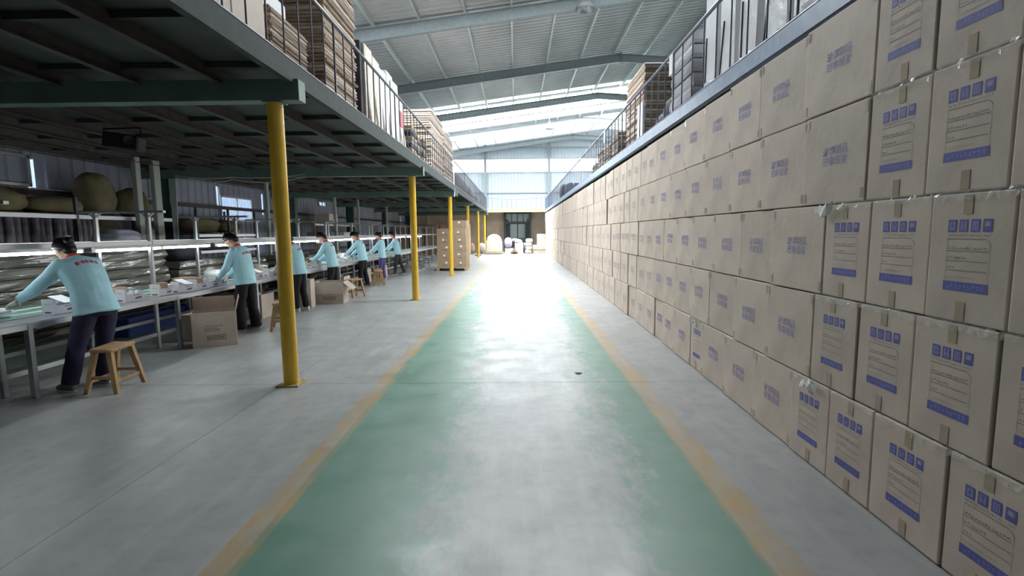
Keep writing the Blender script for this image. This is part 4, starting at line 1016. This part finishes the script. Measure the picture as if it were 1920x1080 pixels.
sack('dark jacket-like bundle between the film piles behind the first worker', (-6.45, 6.0, .5), (.10, .2, .26), (0, 0, 0), CLOTHB, 'bundle', 11, 'cloth_bundle')
sack('dark cloth bundle hanging behind the second worker', (-7.0, 10.5, 1.28), (.3, .45, .2), (0, 0, 0), CLOTHB, 'bundle', 12, 'cloth_bundle')
for i, (x, y, h, lab) in enumerate(PEND): sack(lab, (x, y, BZ + .03 + h * .75), (.16, .24, h * .65), (0, 0, 0), WPLAST if i % 2 else FILM, 'film', 90 + i, 'film_heap')
tag(MB().bbox((0, 0, .14), (.5, .34, .28), .01).build('grey_green_box', mat('grey_green_plastic', (.30, .38, .38), .4), None, (-8.3, 11.3, 1.467)), 'pale grey-green box on the rack past the green column', 'box')
for i, (y, z, s) in enumerate([(15.9, 1.0, .5), (17.4, 1.1, .5), (20.8, 1.3, .6), (23.5, 1.3, .6), (21.8, 2.0, .7)]):
    tag(MB().bbox((0, 0, s * .3), (.6, s * 1.5, s * .6), .01).build('storage_box', [CARD_D, CARD_D, GREENP, WHITE, CARD][i], None, (-8.1, y, z + .017 if i > 1 else 0.0)), ['brown box on the floor below the side window', 'brown box on the floor past the side window', 'pale green box on the yellow-beamed rack', 'white box on the yellow-beamed rack', 'tan box on the top shelf of the yellow-beamed rack'][i], 'box')
# twin pale posts
for i, (x, y, w_) in enumerate([(-7.77, 10.5, .14), (-7.77, 11.05, .20)]):
    t = thing('pale_post', ['narrower of the two pale posts by the olive sacks', 'wider of the two pale posts, next to the green column'][i], 'post', (x, y, 0))
    m = MB(); m.bbox((0, 0, 1.6), (.1, w_, 3.2), .01); m.build('post_shaft', mat('pale_grey_green_post', (.38, .42, .38), .5), t); MB().box((0, 0, .01), (.2, .26, .02)).build('base_plate', ALU, t)
for i, (y, x) in enumerate([(15.8, -7.7), (20.3, -7.2), (23.6, -7.3), (27.6, -7.0)]):
    t = thing('pale_post', f'thin pale post standing behind the middle benches, {ORD[i]} along', 'post', (x, y, 0)); MB().bbox((0, 0, 1.6), (.1, .12, 3.2), .01).build('post_shaft', mat('pale_grey_green_post', (1, 1, 1)), t)
# brown lockers / cartons at end under the deck
for i in range(5):
    t = thing('wardrobe', f'tall brown cabinet past the end of the bench line, {ORD[i]} from the side wall', 'cabinet', (-8.2 + 1.1 * i, 36.5, 0)); MB().bbox((0, 0, 1.1), (1.0, .5, 2.2), .01).build('cabinet_body', CARD_D, t)
    for s in (-1, 1): MB().bbox((s * .25, -.26, 1.1), (.48, .02, 2.1), .004).build('cabinet_door', mat('brown_door', (.28, .21, .15), .6), t)
# dark projector-like box under the deck
t = thing('hanging_speaker', 'black box speaker hanging on a bracket under the loft deck', 'speaker', (-5.3, 7.0, 2.86), .25)
MB().bbox((0, 0, 0), (.42, .26, .20), .02, 0, 0, Matrix.Rotation(.12, 3, 'Y')).build('speaker_body', BLACK, t); MB().tube([(-.22, 0, .0), (-.23, 0, .17), (.20, 0, .2), (.21, 0, .05)], .012, 6).build('bracket', BLACK, t)
MB().lathe([(.0, 0), (.06, .0), (.07, .02)], (.12, -.14, 0), 14, 0, Matrix.Rotation(PI / 2, 3, 'X')).build('grille', DKPRINT, t)
def cable(label, pts, sag, rr_=.008, mt=SHEEN, name='cable'):
    P_ = []
    for a, b_ in zip(pts, pts[1:]):
        for i in range(9): f_ = i / 8; p = Vector(a).lerp(Vector(b_), f_); p.z -= sag * 4 * f_ * (1 - f_); P_.append(p)
    return tag(MB().tube(P_, rr_, 5).build(name, mt), label, 'cable')
cable('upper thin pale cable sagging along the beam from the green column', [(-7.95, 11.97, 2.99), (-6.6, 11.97, 2.94), (-4.9, 11.97, 2.99)], .05)
cable('thin pale cable drooping lower beneath the loft in two loops', [(-7.95, 11.965, 2.96), (-6.6, 11.965, 2.88), (-4.9, 11.965, 2.93)], .10)
cable('pale cable running down the green column', [(-7.95, 12.0, 2.93), (-7.98, 11.95, 1.4)], 0)

# ================================================================ LOFT GOODS, bench side
Z0 = DK - .012
for i, (y, z, lab) in enumerate([(4.25, 0, 'tan carton on the loft, lower one next to the flat-carton stack\'s far side'), (4.25, .6, ''), (4.85, 0, ''), (4.85, .6, ''), (3.6, 0, ''), (3.6, .6, ''), (4.25, 1.2, ''), (4.85, 1.2, ''), (3.0, 0, ''), (3.0, .6, '')]):
    coln = {4.85: 'nearest the flat-carton stacks', 4.25: 'second from the flat-carton stacks', 3.6: 'third from the flat-carton stacks', 3.0: 'fourth from the flat-carton stacks'}[y].replace('nearest', 'next to'); lay = {0: 'bottom', .6: 'second', 1.2: 'top'}[z]
    c = tag(MB().bbox((-.25, 0, .298), (.5, .585, .592), .006).build('loft_carton', CARD, None, (-2.42, y, Z0 + z)), f'tan carton behind the loft railing, {lay} layer, column {coln}', 'carton', 'cartons on the loft over the benches')
    if z == .6: ob('stretch_film', films[i % 4], c, (-.0, 0, .3)).rotation_euler = (0, 0, PI)
def flats(label, loc, d, n, seed=0, mts=None, rz=0.): return sheetstack('flat_carton_stack', label, 'cardboard', loc, d, n, CARD_E, rz, 'flat_carton_bundle', .018, .0035, 'flattened carton stacks', mts or [CARD_E, CARD_D, CARD_E, CARD])
flats('stack of flattened cartons on the loft topped with a white box', (-2.95, 5.98, Z0), (.85, .95, .72), 18)
tag(MB().bbox((0, 0, .14), (.5, .6, .28), .01).build('white_box', WHITE, None, (-2.95, 5.98, Z0 + .72)), 'white box on top of the flattened-carton stack', 'box')
flats('tall film-wrapped stack of flattened cartons on the loft, rising past the railing', (-2.98, 7.75, Z0), (.9, 1.4, 2.3), 46, mts=[CARD_E, CARD, CARD_E, CARD_D, CARD_E])
flats('dark brown flattened-carton stack behind the tall stack on the loft', (-4.1, 6.9, Z0), (.9, 1.2, 2.2), 24, mts=[CARD_D])
tag(MB().bbox((0, 0, .75), (.5, .12, 1.5), .01).build('dark_board', CLOTHB, None, (-2.8, 8.75, Z0)), 'dark upright panel between tall stack and white boards on the loft', 'panel')
for i, (y, h, tlt, mt) in enumerate([(9.05, 1.5, .02, 'cream'), (9.5, 1.45, -.03, 'cream'), (10.0, 1.4, .04, 'white'), (10.5, 1.5, -.02, 'white'), (11.0, 1.45, .03, 'white'), (11.5, 1.2, 0, 'cream')]):
    mm = WHITE if mt == 'white' else mat('cream_board', (.72, .66, .58), .6, var=.1)
    m = MB(); m.bbox((0, 0, h / 2), (.22, .46, h), .01, 0, 0, Matrix.Rotation(tlt, 3, 'X')); m.bbox((.12, .03, h * .36), (.04, .3, h * .5), .01, 0, 0, Matrix.Rotation(-.1, 3, 'Y'))
    tag(m.build('board_bundle', mm, None, (-2.62, y, Z0)), f'upright {mt} board bundle leaning at the loft railing, {ORD[i]} after the dark panel', 'boards', 'board bundles on the loft')
tag(MB().bbox((0, 0, .15), (.015, .2, .3), .003).build('red_leaflet', PINK, None, (-2.262, 10.35, Z0 + .42)), 'red card tied to the railing among the white boards', 'card')
tag(MB().bbox((0, 0, .0), (.012, .22, .18), .003).build('printed_card', WGREY, None, (-2.49, 10.6, Z0 + 1.30)), 'small grey printed card on a white board bundle', 'card')
for i, (y, h) in enumerate([(11.9, 1.75), (12.5, 1.3)]): flats(f'ragged flattened-carton stack past the white boards on the loft, {ORD[i]}', (-3.1, y, Z0), (.7, .6, h), 16)
for i, (y, h) in enumerate([(13.15, 1.0), (13.85, .9), (14.6, .95)]): flats(f'dark ragged flattened-carton stack before the broad pale stack, {ORD[i]} of three', (-2.85, y, Z0), (.6, .64, h), 11, mts=[CLOTHG, CARD_D, CLOTHB])
flats('broad pale stack of flattened cartons on the loft, topmost well above the railing', (-3.15, 17.0, Z0), (1.25, 2.6, 2.05), 30, mts=[CARD, CARD_E, CARD])
flats('pale flattened-carton stack past the broad one on the loft', (-3.1, 19.9, Z0), (1.1, 2.6, 2.0), 26, mts=[CARD, CARD_E])
for i, (y, l_, h) in enumerate([(22.8, 2.2, 1.0), (25.2, 2.0, .95), (27.6, 2.2, .85), (30.0, 2.0, .8), (32.4, 2.2, .8), (34.8, 2.0, .6), (37, 1.6, .5)]):
    sack(f'grey sheet-covered goods behind the loft railing past the pale stacks, {ORD[i]} along', (-3.0, y, Z0 + h / 2), (.6, l_ / 2, h / 2), (0, 0, 0), CLOTHG, 'covered goods', 30 + i, 'covered_goods')
t = thing('white_panel_strip', 'white plastic strip tied upright on the loft railing', 'strip', (-2.21, 18.4, DK)); MB().box((0, 0, .42), (.02, .12, .9)).build('strip_sheet', WHITE, t); MB().tube([(0, 0, 0), (.01, .05, -.2), (0, .02, -.4)], .015, 5).build('strip_tail', WHITE, t)

# LOFT GOODS, carton-wall side
ZR = 3.182
for i, (y, h, tl, w_) in enumerate([(3.2, 1.6, .03, .62), (3.87, 1.6, -.03, .58), (4.48, 1.5, .02, .55), (5.06, 1.45, -.02, .52), (5.62, 1.4, .03, .5), (6.16, 1.35, -.02, .5), (6.68, 1.3, .02, .46)]):
    t = thing('fabric_bale', f'tall white wrapped bale behind the blue-grey railing, {ORD[i]} along the passage', 'bale', (2.66, y, ZR), 0, 'white wrapped bales on the loft')
    MB().bbox((0, 0, .22 + h / 2), (.4, w_, h), .05, 0, 0, Matrix.Rotation(tl, 3, 'X')).build('bale_body', WPLAST, t)
    m = MB(); m.bbox((0, .02, .13), (.42, w_ * .8, .2), .05, 0, 0, Matrix.Rotation(.2, 3, 'X')); m.build('bale_flap', mat('grey_white_wrap', (.62, .62, .62), .4, bump=.6, bscale=9, spec=.6), t)
    MB().box((-.205, w_ * .3, .5), (.012, .02, .7), 0, 0, Matrix.Rotation(.1 - tl * 3, 3, 'X')).build('strap', CLOTHB, t)
    m = MB(); rr = random.Random(i); n1, n2 = 10, 6; vs = []
    for a in range(n2 + 1):
        for b_ in range(n1): th = PI * a / n2; ph = 2 * PI * b_ / n1; q = rr.uniform(.8, 1.15); vs.append((-.06 + .22 * q * math.sin(th) * math.cos(ph), w_ * .40 * q * math.sin(th) * math.sin(ph), .17 + .16 * q * math.cos(th)))
    m.add(vs, [(a * n1 + b_, (a + 1) * n1 + b_, (a + 1) * n1 + (b_ + 1) % n1, a * n1 + (b_ + 1) % n1) for a in range(n2) for b_ in range(n1)]); m.build('wrapped_foot', WPLAST, t)
    MB().bbox((0, 0, .02), (.44, w_ * .9, .04), .01).build('foot_board', CARD_D, t)
sheetstack('crate_stack', 'grey stacked sheet crates with pale edges behind the blue-grey railing', 'crates', (2.74, 7.62, ZR), (.7, 1.0, 1.1), 6, BINGREY, 0, 'grey_crate', .01, .004)
flats('tall brown stack of flattened cartons on the loft over the carton wall', (2.98, 11.5, ZR), (.75, 1.7, 1.8), 30, mts=[CARD_D, CARD_E, CARD])
for i, (y, x, z, r_) in enumerate([(8.6, 2.7, .3, .3), (9.3, 2.75, .25, .25)]): sack(f'dark crumpled bundle beside the brown stack behind the blue-grey railing, {ORD[i]}', (x, y, ZR + r_), (.25, .3, r_), (0, 0, 0), CLOTHB, 'bundle', 50 + i, 'crumpled_bundle')
tag(MB().bbox((0, 0, .42), (.03, .42, .84), .004).build('white_sheet', WHITE, None, (2.42, 10.1, ZR)), 'white upright panel leaning behind the blue-grey railing', 'panel')
for i, y in enumerate([12.9, 14.0, 15.1, 16.2]):
    flats(f'low grey-brown flattened stack behind the blue-grey railing, {ORD[i]} past the white panel', (2.75, y, ZR), (.6, .95, [.8, .7, .75, .5][i]), 8, mts=[CLOTHG, CARD_D])
for i, y in enumerate([7.4, 12.8, 17.4]): tag(MB().bbox((0, 0, 0), (.01, .16, .28), .003).build('white_tag', WHITE, None, (2.185, y, 3.9)), f'white paper tag on the blue-grey railing, {ORD[i]} along the passage', 'tag')
def chair(label, loc, rz):
    t = thing('stacking_chair', label, 'chair', loc, rz, 'dark chairs on the loft'); DM = CLOTHB
    MB().bbox((0, 0, .45), (.44, .44, .05), .02).build('seat', DM, t); MB().bbox((.2, 0, .72), (.04, .42, .36), .02, 0, 0, Matrix.Rotation(.12, 3, 'Y')).build('backrest', DM, t)
    for sx in (-1, 1):
        for sy in (-1, 1): MB().tube([(sx * .18, sy * .18, .44), (sx * .21, sy * .21, 0)], .014, 6).build('leg', ALU, t)
    return t
ch = chair('dark chair far along the loft over the carton wall, first of six', (3.5, 21.5, ZR), 0)
for i, (x, y, z) in enumerate([(3.1, 22.6, 0), (2.9, 23.8, 0), (3.2, 25.0, 0), (2.8, 26.4, 0), (3.0, 28.0, 0)]): dup(ch, (x + .5, y, ZR + z), i * .7, f'dark chair far along the loft over the carton wall, {ORD[i + 1]} of six')

for i, (y, z) in enumerate([(24.4, .35), (27.2, .45)]): sack(f'dark heap of seat parts behind the blue-grey railing, {ORD[i]} of two', (2.56, y, ZR + z), (.24, .6, z), (0, 0, 0), CLOTHB, 'heap', 64 + i, 'dark_heap')

# ================================================================ HIGH-BAY LAMPS
def highbay(label, loc):
    t = thing('high_bay_lamp', label, 'lamp', loc)
    MB().lathe([(.33, 0), (.30, .10), (.20, .22), (.09, .28), (.09, .30), (.19, .22), (.285, .10), (.315, 0)], n=24).build('shade', ALU, t)
    MB().lathe([(0, .44), (.07, .44), (.09, .40), (.09, .28), (0, .28)], n=14).build('driver_housing', SHEEN, t)
    MB().ell((0, 0, .10), (.06, .06, .11)).build('bulb', SHEEN, t); MB().tube([(0, 0, .44), (0, 0, RZ(loc[0]) - loc[2] - .28)], .012, 6).build('suspension_rod', ALU, t); return t
highbay('large bell-shaped high-bay lamp under the first visible rafter', (2.42, 18.3, 9.15))
highbay('small distant high-bay lamp under the bright skylight', (2.41, 37.0, 8.85))

# ================================================================ FAR END GOODS
pallet('pallet under the film-wrapped load at the far end', (-1.68, 37.6, 0), 0, 1.5, 1.2)
t = thing('wrapped_load', 'tan load wrapped in clear film with a domed white top on a far pallet', 'pallet load', (-1.65, 37.6, .137))
MB().bbox((0, 0, .42), (1.2, 1.0, .84), .06).build('carton_block', CARD, t); MB().ell((0, 0, .80), (.58, .5, .52), 18, 10).build('film_dome', WPLAST, t); MB().box((.3, -.505, .3), (.2, .004, .1)).build('white_label', WHITE, t)
sack('violet sack slumped next to the wrapped load at the far end', (-.62, 38.5, .80), (.30, .38, .38), (0, 0, 0), mat('violet_sack', (.40, .36, .66), .6), 'sack', 60)
sack('white plastic bag lying on the small carton pile at the far end', (.05, 38.5, .95), (.4, .3, .14), (0, .2, 0), WPLAST, 'bag', 61, 'plastic_bag')
for i, (x, z) in enumerate([(-.55, 0), (.2, 0), (.2, .4)]): tag(MB().bbox((0, 0, .2), (.62, .6, .4), .01).build('far_carton', CARD, None, (x, 38.6, z)), ['tan carton beneath the violet sack at the far end', 'lower tan carton behind the pallet truck', 'upper tan carton behind the pallet truck'][i], 'carton')
RUST = mat('rusty_brown_paint', (.30, .15, .08), .6)
t = thing('pallet_truck', 'hand pallet truck with dark handle parked at the far end', 'pallet truck', (-.15, 37.2, 0))
MB().tube([(-.0, 0, .2), (0, -.06, 1.05)], .025, 8).build('handle_shaft', DKPRINT, t); MB().tube([(-.12, -.06, 1.0), (-.1, -.08, 1.15), (.1, -.08, 1.15), (.12, -.06, 1.0), (-.12, -.06, 1.0)], .018, 6).build('handle_loop', DKPRINT, t)
for s in (-1, 1): MB().bbox((s * .18, .6, .08), (.16, 1.1, .06), .01).build('fork', RUST, t); MB().tube([(s * .07, 0, .2), (s * .25, .08, .12)], .03, 6).build('yoke_arm', RUST, t)
MB().tube([(-.12, -.03, .1), (.12, -.03, .1)], .1, 14).build('wheel', BLACK, t); MB().bbox((0, .05, .22), (.26, .2, .3), .03).build('pump_body', RUST, t)
sheetstack('board_pile', 'pile of tan flat boards at the end of the carton wall', 'boards', (1.72, 37.9, 0), (1.0, 1.2, .62), 6, CARD, lay='board_bundle')
tag(MB().bbox((0, 0, .4), (.62, .5, .8), .01).build('far_carton', CARD, None, (1.85, 37.9, .63)), 'tall tan carton on the board pile at the far end', 'carton')
for i, z in enumerate((.15, .42, .69, .96)): sack(f'white sack beside the far board pile, {["lowest", "second lowest", "third up", "topmost"][i]} of four', (.90 + .05 * (i % 2), 37.9, z), (.26, .4, .15), (0, 0, 0), mat('white_sack_weave', (.72, .68, .64), .7), 'sack', 70 + i)
for i, (x, y) in enumerate([(.72, 39.0), (.95, 39.6), (-2.6, 38.6), (-3.4, 38.4)]): sack(['grey bundle by the dock door', 'grey bundle behind the white sacks', 'tan bag near the last yellow posts', 'brown bag under the loft near the last posts'][i], (x, y, .4), (.25, .3, .4), (0, 0, 0), [CLOTHG, CLOTHG, CARD, CARD_D][i], 'bundle', 80 + i, 'bundle')
tag(MB().lathe([(0, .0), (.035, 0), (.04, .002), (0, .003)], n=12).build('floor_disc', BLACK, None, (.69, 5.61, .001)), 'small black disc lying on the floor in mid passage', 'disc')

bpy.data.scenes.remove(TS)
